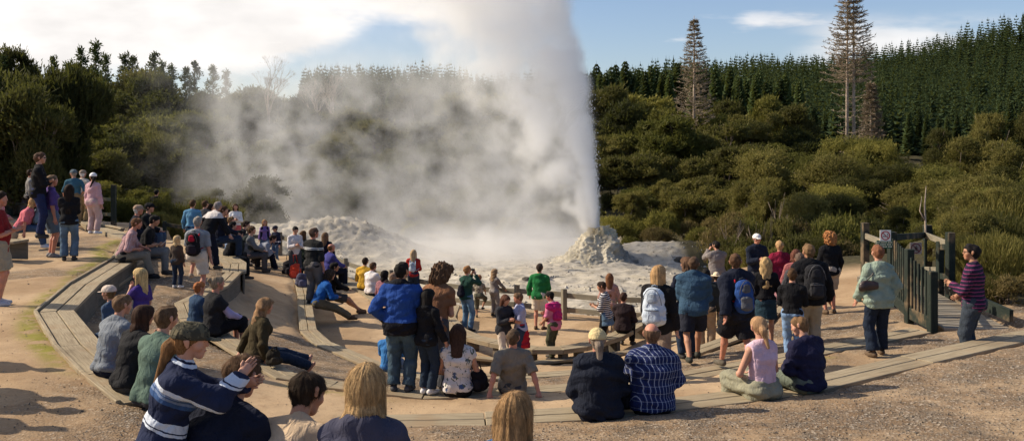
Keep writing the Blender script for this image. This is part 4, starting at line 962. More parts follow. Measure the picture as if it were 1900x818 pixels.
def rock(x, y, sx, sy, sz, lab, seed, mat=None):
    n, k = 40, 22; th, ph = np.meshgrid(np.linspace(0, 2 * pi, n, endpoint=False), np.linspace(0, pi, k)); d = V(0, 0, 0); X, Y, Z = np.sin(ph) * np.cos(th), np.sin(ph) * np.sin(th), np.cos(ph)
    r = 1 + .3 * fbm(X * 1.4 + seed, Y * 1.4, Z * 1.4, 4, seed) + .1 * (1 - 2 * np.abs(vnoise(X * 4, Y * 4, Z * 4, seed + 3))); v = np.stack([X * r * sx, Y * r * sy, Z * r * sz], -1).reshape(-1, 3); i = np.arange(k * n).reshape(k, n)
    q = np.stack([i[:-1], np.roll(i[:-1], -1, 1), np.roll(i[1:], -1, 1), i[1:]], -1).reshape(-1, 4)
    tag(link('sinter_rock', mesh_np('sinter_rock', v, q[:, ::-1]), mat or sm_, loc=(x, y, tz(x, y) + sz * .15)), lab, 'rock', 'sinter rocks lying about the geyser flat')
for i, (px, py, H, sx, sz, lab) in enumerate([(932, 449, 5.1, .75, .18, 'long pale rock at the far edge of the pool'), (905, 452, 5.1, .35, .1, 'small flat rock left of the long pale rock'), (880, 490, 5.1, .25, .1, 'low brown rock beyond the boy on the fence'),
        (1012, 578, 4.95, .42, .13, 'dark flat rock by the fence right of the green hoodie man'), (1035, 583, 4.95, .3, .1, 'dark broken rock just inside the stage fence'), (976, 518, 5.05, .2, .15, 'dark knobbly rock left of the green hoodie man'), (1160, 470, 4.95, .5, .16, 'grey rock against the right flank of the cone'),
        (1075, 500, 5.1, .35, .12, 'cream rock at the left foot of the cone'), (1262, 478, 4.7, .3, .14, 'dark boulder on the right sinter mound'), (663, 500, 4.4, .22, .1, 'grey stone beside the leftmost upright fence post')]):
    p = PH(px, py, H); rock(p[0], p[1], sx, sx * .6, sz, lab, 11 + i, simple('dark_sinter', (.10, .09, .075), .95, .3, 5, .5, .03) if 'dark' in lab else None)

# ------------------------------------------------------------------ vegetation
def leafmat(name, c1, c2, tr=.35):
    m = bpy.data.materials.new(name); m.use_nodes = True; t = NT(m.node_tree); b = t.n['Principled BSDF']; b.inputs['Roughness'].default_value = .75; b.inputs['Specular IOR Level'].default_value = .15
    oi = t.new('ShaderNodeObjectInfo'); c = objco(t); n = t.noise(c, 1.1, 3, .6); n2 = t.noise(c, 9, 2, .6)
    f = t.m('ADD', t.m('MULTIPLY', n, .5), t.m('ADD', t.m('MULTIPLY', n2, .3), t.m('MULTIPLY', oi.outputs['Random'], .5)))
    col = t.mix(t.mr(f, .42, .95), c1, c2); t.put(b.inputs['Base Color'], col)
    tl = t.new('ShaderNodeBsdfTranslucent'); t.put(tl.inputs[0], t.mix(.5, col, (.16, .17, .03))); ms = t.new('ShaderNodeMixShader'); ms.inputs[0].default_value = tr
    t.l.new(b.outputs[0], ms.inputs[1]); t.l.new(tl.outputs[0], ms.inputs[2]); t.l.new(ms.outputs[0], t.n['Material Output'].inputs[0]); return m
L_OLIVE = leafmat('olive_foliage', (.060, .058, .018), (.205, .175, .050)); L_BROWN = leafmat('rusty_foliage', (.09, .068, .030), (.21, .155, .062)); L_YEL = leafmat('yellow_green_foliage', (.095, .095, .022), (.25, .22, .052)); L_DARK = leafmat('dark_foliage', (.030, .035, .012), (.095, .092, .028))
L_PINE = leafmat('pine_needles', (.028, .047, .019), (.095, .130, .045), .25); L_DEAD = leafmat('dead_needles', (.20, .15, .11), (.36, .28, .20), .2); BARK = simple('grey_brown_bark', (.14, .11, .085), .95, .35, 6, .5, .02); BARKP = simple('pale_dead_bark', (.34, .27, .21), .95, .3, 6, .5, .02)
def leaves_out(P, O, ln, wd, seed, spray=.28):
    r = np.random.RandomState(seed); n = len(P); N = O / (np.linalg.norm(O, axis=1, keepdims=True) + 1e-9) + r.normal(0, .42, (n, 3)); N /= np.linalg.norm(N, axis=1, keepdims=True)
    up = np.array([0, 0, 1.]) + r.normal(0, .6, (n, 3)); D = up - (up * N).sum(1, keepdims=True) * N; sp = r.rand(n) < spray; D[sp] = (O[sp] + np.array([0, 0, .6]) + r.normal(0, .35, (sp.sum(), 3)))
    D /= np.linalg.norm(D, axis=1, keepdims=True) + 1e-9; S = np.cross(D, N); S /= np.linalg.norm(S, axis=1, keepdims=True) + 1e-9; l = (ln * r.uniform(.5, 1.5, n))[:, None]; w = (wd * r.uniform(.6, 1.4, n))[:, None]
    v = np.stack([P, P + D * l * .5 + S * w, P + D * l + N * l * .1, P + D * l * .5 - S * w], 1).reshape(-1, 3); i = (np.arange(n) * 4)[:, None]
    return v, i + np.array([[0, 1, 2, 3]])
def leaves(P, D, ln, wd, seed):
    """a small bent spray of foliage (two triangles) at each point, pointing along D"""
    r = np.random.RandomState(seed); n = len(P); D = D / (np.linalg.norm(D, axis=1, keepdims=True) + 1e-9); q = r.normal(size=(n, 3)); S = np.cross(D, q); S /= np.linalg.norm(S, axis=1, keepdims=True) + 1e-9
    l = (ln * r.uniform(.6, 1.4, n))[:, None]; w = (wd * r.uniform(.6, 1.3, n))[:, None]; N = np.cross(D, S)
    v = np.stack([P, P + D * l * .5 + S * w, P + D * l + N * l * .15, P + D * l * .5 - S * w], 1).reshape(-1, 3); i = (np.arange(n) * 4)[:, None]
    return v, i + np.array([[0, 1, 2, 3]])
def kanuka(seed, W=2.0, H=1.0, n=9000, leaf=.17, lobes=16, up=.55, squash=.9):
    """crown of unit-ish size: radius W, height H*; billowing lobes covered with feathery sprays"""
    r = np.random.RandomState(seed); C_, R_ = [], []
    for i in range(lobes):
        a = r.uniform(0, 6.28); q = r.rand() ** .5 * W * .72; zz = r.uniform(-1.0, 1.0) * (1 - (q / W) ** 2) ** .5 * H
        C_.append((q * cos(a), q * sin(a), zz)); R_.append(r.choice([.22, .30, .40, .52]) * W * (1 - .2 * q / W))
    C_, R_ = np.array(C_), np.array(R_); k = r.choice(lobes, n, p=R_ ** 2 / (R_ ** 2).sum()); d = r.normal(size=(n, 3)); d /= np.linalg.norm(d, axis=1, keepdims=True); d[:, 2] = np.where(d[:, 2] < -.3, -d[:, 2], d[:, 2])
    rad = R_[k] * (.62 + .42 * r.rand(n) ** .6); bump_ = 1 + .22 * fbm(d[:, 0] * 2.6 + k * 3.1, d[:, 1] * 2.6, d[:, 2] * 2.6, 3, seed); p = C_[k] + d * (rad * bump_ * (1 + .25 * (r.rand(n) > .9)))[:, None] * np.array([1, 1, squash])
    # holes: drop sprays where a coarse noise is low
    keep = fbm(p[:, 0] * 1.3, p[:, 1] * 1.3, p[:, 2] * 1.3, 2, seed + 5) > -.42; p, d = p[keep], d[keep]
    return p, d, leaf, C_, R_
def trunk_mesh(seed, C_, base=-2.2, r0=.09, n=7):
    r = random.Random(seed); m = MB(); idx = list(range(len(C_))); r.shuffle(idx)
    for i in idx[:n]:
        c = C_[i]; b = V(r.uniform(-.18, .18), r.uniform(-.18, .18), base); mid = b + (V(*c) - b) * .5 + V(r.uniform(-.25, .25), r.uniform(-.25, .25), .1); m.tube([b, b + (mid - b) * .5 + V(r.uniform(-.08, .08), 0, 0), mid, V(*c)], [r0, r0 * .8, r0 * .55, r0 * .2], 5)
        for q in range(3): e = V(*c) + V(*[r.uniform(-.6, .6) * (.3 if base > -1 else 1) for _ in range(3)]); m.tube([mid + (V(*c) - mid) * r.uniform(.2, .8), e], [r0 * .3, .008], 4)
    me = mesh_np('trunk', np.concatenate(m.v), m.q, m.t); me.materials.append(BARK); return me
def crown_mesh(P, D, ln, mat, seed, asp=.15):
    v, q = leaves_out(P, D, ln, ln * asp, seed); me = mesh_np('crown', v, q, None, False); me.materials.append(mat); return me
VAR = {}
for i in range(5):
    p, D, lf_, C_, R_ = kanuka(100 + i, 2.0, 2.0, 26000, .22, (15, 20, 12, 24, 17)[i], .6); VAR['mid', i] = (crown_mesh(p, D, lf_, (L_OLIVE, L_OLIVE, L_YEL, L_OLIVE, L_DARK)[i], i), trunk_mesh(i, C_))
for i in range(4):
    p, D, lf_, C_, R_ = kanuka(200 + i, 2.2, 2.1, 60000, .12, (18, 24, 14, 28)[i], .6); VAR['near', i] = (crown_mesh(p, D, lf_, (L_OLIVE, L_YEL, L_OLIVE, L_BROWN)[i], i, .14), trunk_mesh(20 + i, C_, -2.2, .06, 12))
for i in range(3):
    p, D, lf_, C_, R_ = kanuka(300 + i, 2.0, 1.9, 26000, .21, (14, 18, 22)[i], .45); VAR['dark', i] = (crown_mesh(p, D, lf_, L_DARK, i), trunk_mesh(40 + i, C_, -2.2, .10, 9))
for i in range(3):
    p, D, lf_, C_, R_ = kanuka(400 + i, 1.0, .45, 12000, .085, 16, .7); VAR['shrub', i] = (crown_mesh(p, D, lf_, (L_BROWN, L_YEL, L_OLIVE)[i], i, .2), trunk_mesh(60 + i, C_, -.35, .03, 9))
for i in range(2):                                       # upright broom: many thin stems
    r = np.random.RandomState(500 + i); n = 9000; a = r.uniform(0, 6.28, n); q = r.rand(n) ** .6 * .9; z = r.rand(n) * 1.5 * (1 - q * .35); p = np.stack([q * np.cos(a) * (1 + z * .15), q * np.sin(a) * (1 + z * .15), z - .35], -1)
    D = np.stack([np.cos(a) * .25, np.sin(a) * .25, np.ones(n)], -1) + r.normal(0, .16, (n, 3)); v, qd = leaves(p, D, .24, .009, i); me = mesh_np('crown', v, qd, None, False); me.materials.append(L_OLIVE); VAR['broom', i] = (me, trunk_mesh(80 + i, [(.3 * cos(k), .3 * sin(k), .5) for k in range(8)], -.35, .018, 8))
UPZ = {}
for k_, (me_, tr_) in VAR.items():
    c_ = np.empty(len(me_.vertices) * 3, np.float32); me_.vertices.foreach_get('co', c_); UPZ[k_] = float(np.percentile(c_.reshape(-1, 3)[:, 2], 99.3))
def tree(x, y, kind, var, rad, top, label, nm, grp, tall=None):
    """rad: crown radius, top: height of the crown's top above sea level"""
    me, tr = VAR[kind, var]; z0 = tz(x, y); base_r = {'mid': 2.0, 'near': 2.2, 'dark': 2.0, 'shrub': 1.0, 'broom': .9}[kind]; up = UPZ[kind, var]; dn = {'mid': 2.2, 'near': 2.2, 'dark': 2.2, 'shrub': .35, 'broom': .35}[kind]
    s = rad / base_r; h = max(top - z0, .4); sz = h / (up + dn); sz = min(max(sz, s * .8), s * 1.8)
    t = empty(nm, label, 'shrub' if kind in ('shrub', 'broom') else 'tree', (x, y, z0), rnd.uniform(0, 6.28), grp); t.scale = (1, 1, 1)
    for nme, mm in (('crown', me), ('trunk', tr)):
        o = link(nme, mm, None, t); o.location = (0, 0, h - up * sz); o.scale = (s, s, sz)
        if nme == 'trunk' and h - (up + dn) * sz > .1: o.scale = (s, s, sz * (h - up * sz) / (dn * sz) * 1.02)
    return t
SIL = ([-200, 0, 60, 120, 200, 300, 400, 480, 560, 650, 700, 800, 900, 1000, 1090, 1200, 1300, 1400, 1480, 1560, 1650, 1750, 1820, 1900, 2100], [120, 128, 122, 150, 165, 175, 185, 180, 200, 200, 205, 190, 190, 190, 205, 203, 200, 210, 235, 250, 250, 238, 205, 188, 180])
LAB = {}
def lab_for(px, py, kind):
    side = 'behind the steam' if 560 < px < 1085 else ('left of the steam' if px <= 560 else ('right of the cone' if px < 1420 else 'beyond the gate at right'))
    return side
def row(Y, x0, x1, step, topf, kinds, rad, name, lab, grp, jit=.5):
    px = x0
    while px < x1:
        s = F0 / Y; q = px + rnd.uniform(-.4, .4) * step; y_ = Y + rnd.uniform(-jit, jit) * 2.2; x = (q - CX) / F0 * y_; tp = CZ - (topf(q) + rnd.uniform(-14, 24) * (1 if rad > 1.3 else .5) - HY) / F0 * y_
        k, v = rnd.choice(kinds); rr = rad * rnd.uniform(.7, 1.3); zg = tz(x, y_)
        if tp - zg > .5:
            r_ = min(rr, (tp - zg) * .85)
            tree(x, y_, k, v, r_, tp, lab, name, grp)
        px += step
M_ = [('mid', i) for i in (0, 1, 2, 3)]; MD = M_ + [('mid', 4)]
sil = lambda q: float(np.interp(q, *SIL))
G1 = 'bushy evergreen trees on the slope behind the geyser'
# far to near, the crowns step down towards the sinter flat
for Y, f, rad, step in ((88, -.04, 3.4, 62), (80, .08, 3.3, 72), (72, .25, 3.0, 80), (65, .45, 2.6, 82), (59, .66, 2.1, 74), (54.5, .86, 1.4, 62)):
    low = lambda q, f=f: sil(q) - 8 + (400 - sil(q)) * f + 16 * sin(q * .021 + Y)
    row(Y, 230 if Y > 60 else 420, 1480, step, low, MD, rad, 'evergreen_tree', 'olive green bushy evergreen on the slope behind the geyser', G1)
row(92, -150, 700, 52, lambda q: sil(q) - 14, MD, 3.2, 'evergreen_tree', 'olive green bushy evergreen on the slope behind the geyser', G1)
G2 = 'dense dark trees behind the left terrace'
for Y, f, rad, step in ((56, .10, 2.8, 95), (50, .25, 2.6, 100), (44, .42, 2.3, 95), (40, .62, 1.8, 85)):
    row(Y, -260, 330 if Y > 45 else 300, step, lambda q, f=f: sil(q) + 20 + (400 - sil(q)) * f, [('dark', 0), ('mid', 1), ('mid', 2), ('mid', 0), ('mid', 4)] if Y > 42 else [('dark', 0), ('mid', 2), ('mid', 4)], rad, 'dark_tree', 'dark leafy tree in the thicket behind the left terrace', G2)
for Y, f, rad, step in ((37, .0, 2.2, 90), (34.5, .25, 1.9, 90)):
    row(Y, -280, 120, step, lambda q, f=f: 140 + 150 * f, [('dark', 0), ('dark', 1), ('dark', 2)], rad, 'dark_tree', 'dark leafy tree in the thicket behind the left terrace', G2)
for Y, f, rad, step in ((50, .35, 2.0, 90), (45.5, .68, 1.5, 70)):
    row(Y, 280, 520, step, lambda q, f=f: sil(q) + (410 - sil(q)) * f, MD, rad, 'evergreen_tree', 'olive green bushy evergreen on the slope behind the geyser', G1)
G3 = 'fine leaved bushes crowding round the gate at right'
N_ = [('near', i) for i in (0, 1, 2)]; NB = N_ + [('near', 3)]
gp = lambda f: (lambda q: float(np.interp(q, [1150, 1300, 1400, 1500, 1700, 1850, 2000], [330, 300, 290, 262, 255, 215, 200])) + f)
for Y, f, rad, step in ((56, 0, 2.8, 80), (50, 40, 2.5, 80), (45, 75, 2.3, 80), (40.5, 110, 2.0, 80), (36.5, 140, 1.8, 80)):
    row(Y, 1395 if Y > 45 else 1430, 2080, step, gp(f), N_, rad, 'kanuka_bush', 'feathery olive bush in the thicket behind the gate', G3)
for Y, f, rad, step in ((33, 160, 1.7, 80), (29.5, 185, 1.4, 80)):
    row(Y, 1480, 2020, step, gp(f), N_, rad, 'kanuka_bush', 'feathery olive bush in the thicket behind the gate', G3)
for Y, f, rad, step in ((26, 20, 1.15, 75), (23.5, 60, .9, 80)):
    row(Y, 1790, 2050, step, lambda q, f=f: 330 + f, [('near', 1), ('broom', 0), ('near', 2), ('near', 0)], rad, 'kanuka_bush', 'feathery olive bush in the thicket behind the gate', G3)
G4 = 'low scrub fringing the sinter flat'
for Y, x0, x1, tp, step, kinds, rad in ((51.5, 560, 1100, 408, 46, [('shrub', 0), ('shrub', 1), ('shrub', 2)], .95), (49, 1150, 1430, 400, 44, [('shrub', 0), ('shrub', 0), ('shrub', 1)], 1.15), (46.8, 1160, 1420, 428, 42, [('shrub', 0), ('shrub', 1), ('shrub', 0)], .9),
        (38, 235, 420, 375, 42, [('shrub', 1), ('shrub', 2), ('broom', 0)], 1.0), (34.5, 225, 330, 398, 40, [('shrub', 2), ('shrub', 1)], .8), (33, 1340, 1600, 410, 48, [('shrub', 1), ('shrub', 0), ('shrub', 2)], 1.1), (30, 1350, 1610, 440, 44, [('shrub', 1), ('shrub', 0), ('shrub', 2)], 1.0), (27.5, 1400, 1610, 462, 40, [('shrub', 0), ('shrub', 1), ('shrub', 2)], .8), (25.3, 1480, 1610, 482, 40, [('shrub', 0), ('shrub', 2)], .6),
        (24.5, 1545, 1660, 500, 34, [('shrub', 0), ('broom', 1)], .42), (20.5, 1575, 1680, 530, 34, [('shrub', 0), ('shrub', 1)], .36), (21.3, 1800, 1960, 440, 48, [('broom', 0), ('broom', 1)], .65), (19.3, 1830, 1960, 500, 46, [('broom', 1), ('broom', 0), ('shrub', 0)], .5)):
    row(Y, x0, x1, step, lambda q, tp=tp: tp, kinds, rad, 'low_shrub', 'low scrubby bush at the edge of the sinter or terrace', G4, .25)

# conifers
def conifer(m, x, y, z, H, r0, seed, tiers=11, arms=9, droop=.25):
    r = random.Random(seed)
    for i in range(tiers):
        f = i / tiers; zz = z + H * (.10 + .88 * f); rr = r0 * (1 - f) ** .8 + .05 * H * .12; n = max(4, int(arms * (1 - f * .5))); a0 = r.uniform(0, 6)
        for k in range(n):
            a = a0 + 2 * pi * k / n + r.uniform(-.25, .25); q = rr * r.uniform(.55, 1.25); w = rr * .30 + .04; c, s_ = cos(a), sin(a); up = H * .05 + q * (.12 - droop * (1 - f)); b = len(m[0])
            m[0] += [(x, y, zz + H * .03), (x + c * q * .55 - s_ * w, y + s_ * q * .55 + c * w, zz + up * .4 - .02 * H), (x + c * q, y + s_ * q, zz + up), (x + c * q * .55 + s_ * w, y + s_ * q * .55 - c * w, zz + up * .4 - .02 * H)]
            m[1].append((b, b + 1, b + 2, b + 3))
    b = len(m[0]); m[0] += [(x - .03 * r0, y, z + H * .9), (x + .03 * r0, y, z + H * .9), (x, y, z + H * 1.04)]; m[1].append((b, b + 1, b + 2, b + 2))
def conifer_mesh(seed, **kw):
    m = [[], []]; conifer(m, 0, 0, 0, 1.0, .17, seed, **kw); q = np.array([f for f in m[1] if f[2] != f[3]]); t = np.array([f[:3] for f in m[1] if f[2] == f[3]]); me = mesh_np('crown', np.array(m[0]), q, t, False); me.materials.append(L_PINE); return me
CV = [conifer_mesh(i, tiers=24, arms=13, droop=.35) for i in range(5)]
def ragged(seed):
    r = np.random.RandomState(seed); P_, D_ = [], []
    for i in range(56):
        f = (i / 56) ** .9; z = .12 + .86 * f; L = (.20 * (1 - f) + .012) * r.uniform(.35, 1.25); a = r.uniform(0, 6.28); u = r.uniform(.1, .5) * L; d = np.array([cos(a) * L, sin(a) * L, u])
        for g in r.rand(24) ** .6: P_.append(np.array([0, 0, z]) + d * g + r.normal(0, .012, 3)); D_.append(d * 2 + r.normal(0, .12, 3) + np.array([0, 0, .12]))
    v, q = leaves(np.array(P_), np.array(D_), .035, .006, seed); me = mesh_np('crown', v, q, None, False); me.materials.append(L_PINE); return me
CR = [ragged(40 + i) for i in range(4)]
m = MB(); m.tube([V(0, 0, -.05), V(0, 0, .5), V(0, 0, .97)], [.012, .008, .002], 6); CT = mesh_np('trunk', np.concatenate(m.v), m.q, m.t); CT.materials.append(BARK)
def pine(px, topy, Y, wide=1.0, lab='dark conifer in the near rank of the plantation', grp='conifers standing in front of the plantation'):
    x = (px - CX) / F0 * Y; z = tz(x, Y); H = CZ - (topy - HY) / F0 * Y - z
    if H < 2: return
    t = empty('conifer', lab, 'tree', (x, Y, z), rnd.uniform(0, 6), grp)
    for nm, me in (('crown', rnd.choice(CR if 'ragged' in lab else CV)), ('trunk', CT)): o = link(nm, me, None, t); o.scale = (H * 1.0 * wide, H * 1.0 * wide, H)
for i in range(46):
    px = 1070 + i * 9.2 + rnd.uniform(-3, 3); pine(px, float(np.interp(px, [1070, 1110, 1260, 1500], [135, 118, 122, 150])) + rnd.uniform(-12, 16), rnd.uniform(104, 122))
for i in range(30):
    px = 1340 + i * 19 + rnd.uniform(-5, 5); pine(px, float(np.interp(px, [1340, 1500, 1650, 1900], [178, 205, 215, 195])) + rnd.uniform(-12, 14), rnd.uniform(112, 132))
for i in range(26):
    px = 625 + i * 17 + rnd.uniform(-6, 6); pine(px, 158 + rnd.uniform(-12, 16) + (12 if px > 800 else 0), rnd.uniform(105, 130), 1, 'dark conifer standing on the ridge behind the steam', 'conifers on the ridge behind the steam')
for px, tp, Y in ((-60, 100, 88), (5, 108, 84), (100, 110, 96), (128, 118, 88), (150, 92, 90), (178, 82, 94), (196, 104, 88), (232, 104, 98), (246, 110, 92), (286, 103, 97), (300, 118, 92), (318, 126, 96), (345, 130, 95), (362, 120, 99), (395, 128, 98), (420, 136, 100), (655, 148, 92), (677, 143, 86)):
    pine(px, tp - 6, Y, rnd.uniform(1.0, 1.25), 'dark ragged conifer rising above the left tree line', 'ragged conifers above the left tree line')
def plantation():
    r = np.random.RandomState(3); P_ = [[], []]; n = 0
    for Y in np.arange(128, 272, 3.1):
        for x in np.arange(-70, 185, 2.35):
            xx = x + r.uniform(-1.1, 1.1); yy = Y + r.uniform(-1.6, 1.6); px = CX + xx / yy * F0
            if px < 1040 and Y < 200 or px > 2040 or px < 560: continue
            H = r.uniform(5.5, 8.5) + 3 * max(0, fbm(xx * .05, yy * .05, 0, 2, 3)); conifer(P_, xx, yy, float(tz(xx, yy)) - .3, H, H * r.uniform(.20, .29), r.randint(1e6), tiers=11, arms=6, droop=.3); n += 1
    q = np.array([f for f in P_[1] if f[2] != f[3]]); t_ = np.array([f[:3] for f in P_[1] if f[2] == f[3]])
    me = mesh_np('conifer_plantation', np.array(P_[0]), q, t_, False); o = link('conifer_plantation', me, L_PINE); print('PLANTATION', n); return tag(o, kind='stuff')
plantation()
def dead_conifer(px, topy, Y, label, twin=False, seed=1, needles=5200, low=.0):
    x = (px - CX) / F0 * Y; z = tz(x, Y); H = CZ - (topy - HY) / F0 * Y - z; t = empty('dead_conifer', label, 'tree', (x, Y, z)); r = random.Random(seed)
    tr, br = MB(), MB(); P_, D_ = [], []
    for k in ((-.25, .25) if twin else (0,)):
        if k > 0: tr.build('trunk', BARKP, t, True); br.build('branches', BARKP, t, True); tr, br = MB(), MB()
        tr.tube([V(k, 0, -.3), V(k, 0, H * .5), V(k * .9, 0, H)], [.16, .11, .02], 8)
        for i in range(34):
            f = i / 34.0; zz = H * (.10 + .885 * f); crown = f > low
            n = 7 if crown else 2; Lm = H * (.185 if not twin else .15) * (1 - max(f, low)) ** .85 / (1 - low) ** .85 + .08
            if low and f > low and f < low + .15: Lm *= .75
            for a0 in range(n):
                a = 2 * pi * a0 / n + i * .9 + r.uniform(-.25, .25); L = Lm * r.uniform(.75, 1.15) * (1 if crown else .45); d = V(cos(a), sin(a), 0); zt = zz + r.uniform(-.1, .1)
                p = [V(k, 0, zt), V(k, 0, zt) + d * L * .5 - V(0, 0, L * .02), V(k, 0, zt) + d * L + V(0, 0, L * .16)]; br.tube(p, [.018, .012, .004], 4)
                for q in range(int(30 if crown else 6)):
                    g = r.uniform(.25, 1); bq = p[0] + (p[2] - p[0]) * g - V(0, 0, .09 * L * sin(g * pi)); P_.append(bq); D_.append(d * .8 + V(r.uniform(-1, 1), r.uniform(-1, 1), r.uniform(-.2, .7)))
    tr.build('trunk', BARKP, t, True); br.build('branches', BARKP, t, True); v, q = leaves(np.array(P_), np.array(D_), .30, .026, seed); me = mesh_np('crown', v, q, None, False); link('crown', me, L_DEAD, t)
dead_conifer(1288, 30, 80, 'pale brown dying conifer with a pointed top, left of the taller pair', seed=5)
dead_conifer(1578, -28, 72, 'tall bare twin-trunked conifer reaching out of the top of the photo', True, 8, low=.46)
dead_conifer(1616, 150, 76, 'short brown dead conifer beside the tall twin trunks', seed=12)
def bare_tree(px, topy, Y, label, seed):
    x = (px - CX) / F0 * Y; z = tz(x, Y); H = CZ - (topy - HY) / F0 * Y - z; r = random.Random(seed); t = empty('bare_tree', label, 'tree', (x, Y, z)); m, tr = MB(), MB()
    tr.tube([V(0, 0, -.2), V(.1, 0, H * .35), V(0, 0, H * .62)], [.14, .1, .06], 6)
    def grow(p, d, L, rad, n):
        e = p + d * L; m.tube([p, p + d * L * .5 + V(r.uniform(-.05, .05), 0, 0), e], [rad, rad * .8, rad * .6], 4)
        if n:
            for _ in range(3): grow(e, nrm(d + V(r.uniform(-.6, .6), r.uniform(-.6, .6), r.uniform(-.1, .5))), L * .68, rad * .55, n - 1)
    for i in range(7): grow(V(0, 0, H * r.uniform(.3, .6)), nrm(V(r.uniform(-.6, .6), r.uniform(-.6, .6), 1)), H * .17, .045, 4)
    tr.build('trunk', BARKP, t, True); m.build('branches', BARKP, t, True)
bare_tree(497, 108, 80, 'bare twiggy tree half hidden in drifting steam', 3); bare_tree(588, 140, 82, 'leafless tree on the skyline left of the steam column', 5); bare_tree(618, 142, 84, 'thin leafless tree beside the ridge conifers', 9)
def snag():
    Y = 22.5; t = empty('dead_snag', 'thin dead stem standing up behind the gate frame', 'dead branch', ((1716 - CX) / F0 * Y, Y, tz((1716 - CX) / F0 * Y, Y))); m = MB(); m.tube([V(0, 0, 0), V(.02, 0, 1.3), V(.0, 0, 1.9), V(.03, 0, 2.35)], [.03, .025, .02, .006], 6); m.tube([V(.02, 0, 1.5), V(-.12, 0, 1.75), V(-.07, 0, 2.1)], [.02, .014, .005], 5); m.build('stem', BARKP, t, True)
snag()

# ------------------------------------------------------------------ steam (volume grids with an even white scatter; only density varies)
def steam(name, label, lo, hi, res, dens, aniso=.3, col=(1, 1, 1)):
    me = bpy.data.meshes.new(name); me.from_pydata([lo, hi], [(0, 1)], []); o = bpy.data.objects.new(name, me); COL.objects.link(o); tag(o, label, None, None, 'stuff')
    g = bpy.data.node_groups.new(name, 'GeometryNodeTree'); g.interface.new_socket('Geometry', in_out='OUTPUT', socket_type='NodeSocketGeometry'); t = NT(g)
    out = t.new('NodeGroupOutput'); vc = t.new('GeometryNodeVolumeCube'); pos = t.new('GeometryNodeInputPosition').outputs[0]
    d = dens(t, pos); t.l.new(d, vc.inputs['Density']); vc.inputs['Min'].default_value = lo; vc.inputs['Max'].default_value = hi
    for nme, v in zip(('Resolution X', 'Resolution Y', 'Resolution Z'), res): vc.inputs[nme].default_value = v
    m = bpy.data.materials.new(name); m.use_nodes = True; mt = NT(m.node_tree); mt.n.remove(mt.n['Principled BSDF']); pv = mt.new('ShaderNodeVolumePrincipled'); pv.inputs['Color'].default_value = (*col, 1); pv.inputs['Density'].default_value = 1.0; pv.inputs['Anisotropy'].default_value = aniso
    mt.l.new(pv.outputs[0], mt.n['Material Output'].inputs['Volume']); sm2 = t.new('GeometryNodeSetMaterial'); sm2.inputs['Material'].default_value = m
    t.l.new(vc.outputs[0], sm2.inputs[0]); t.l.new(sm2.outputs[0], out.inputs[0]); mod = o.modifiers.new('steam', 'NODES'); mod.node_group = g; me.materials.append(m)
    return o
def gmr(t, x, a, b, c=0.0, d=1.0):
    n = t.new('ShaderNodeMapRange', interpolation_type='SMOOTHSTEP'); n.clamp = True
    t.put(n.inputs[0], x); t.put(n.inputs[1], a); t.put(n.inputs[2], b); t.put(n.inputs[3], c); t.put(n.inputs[4], d); return n.outputs[0]
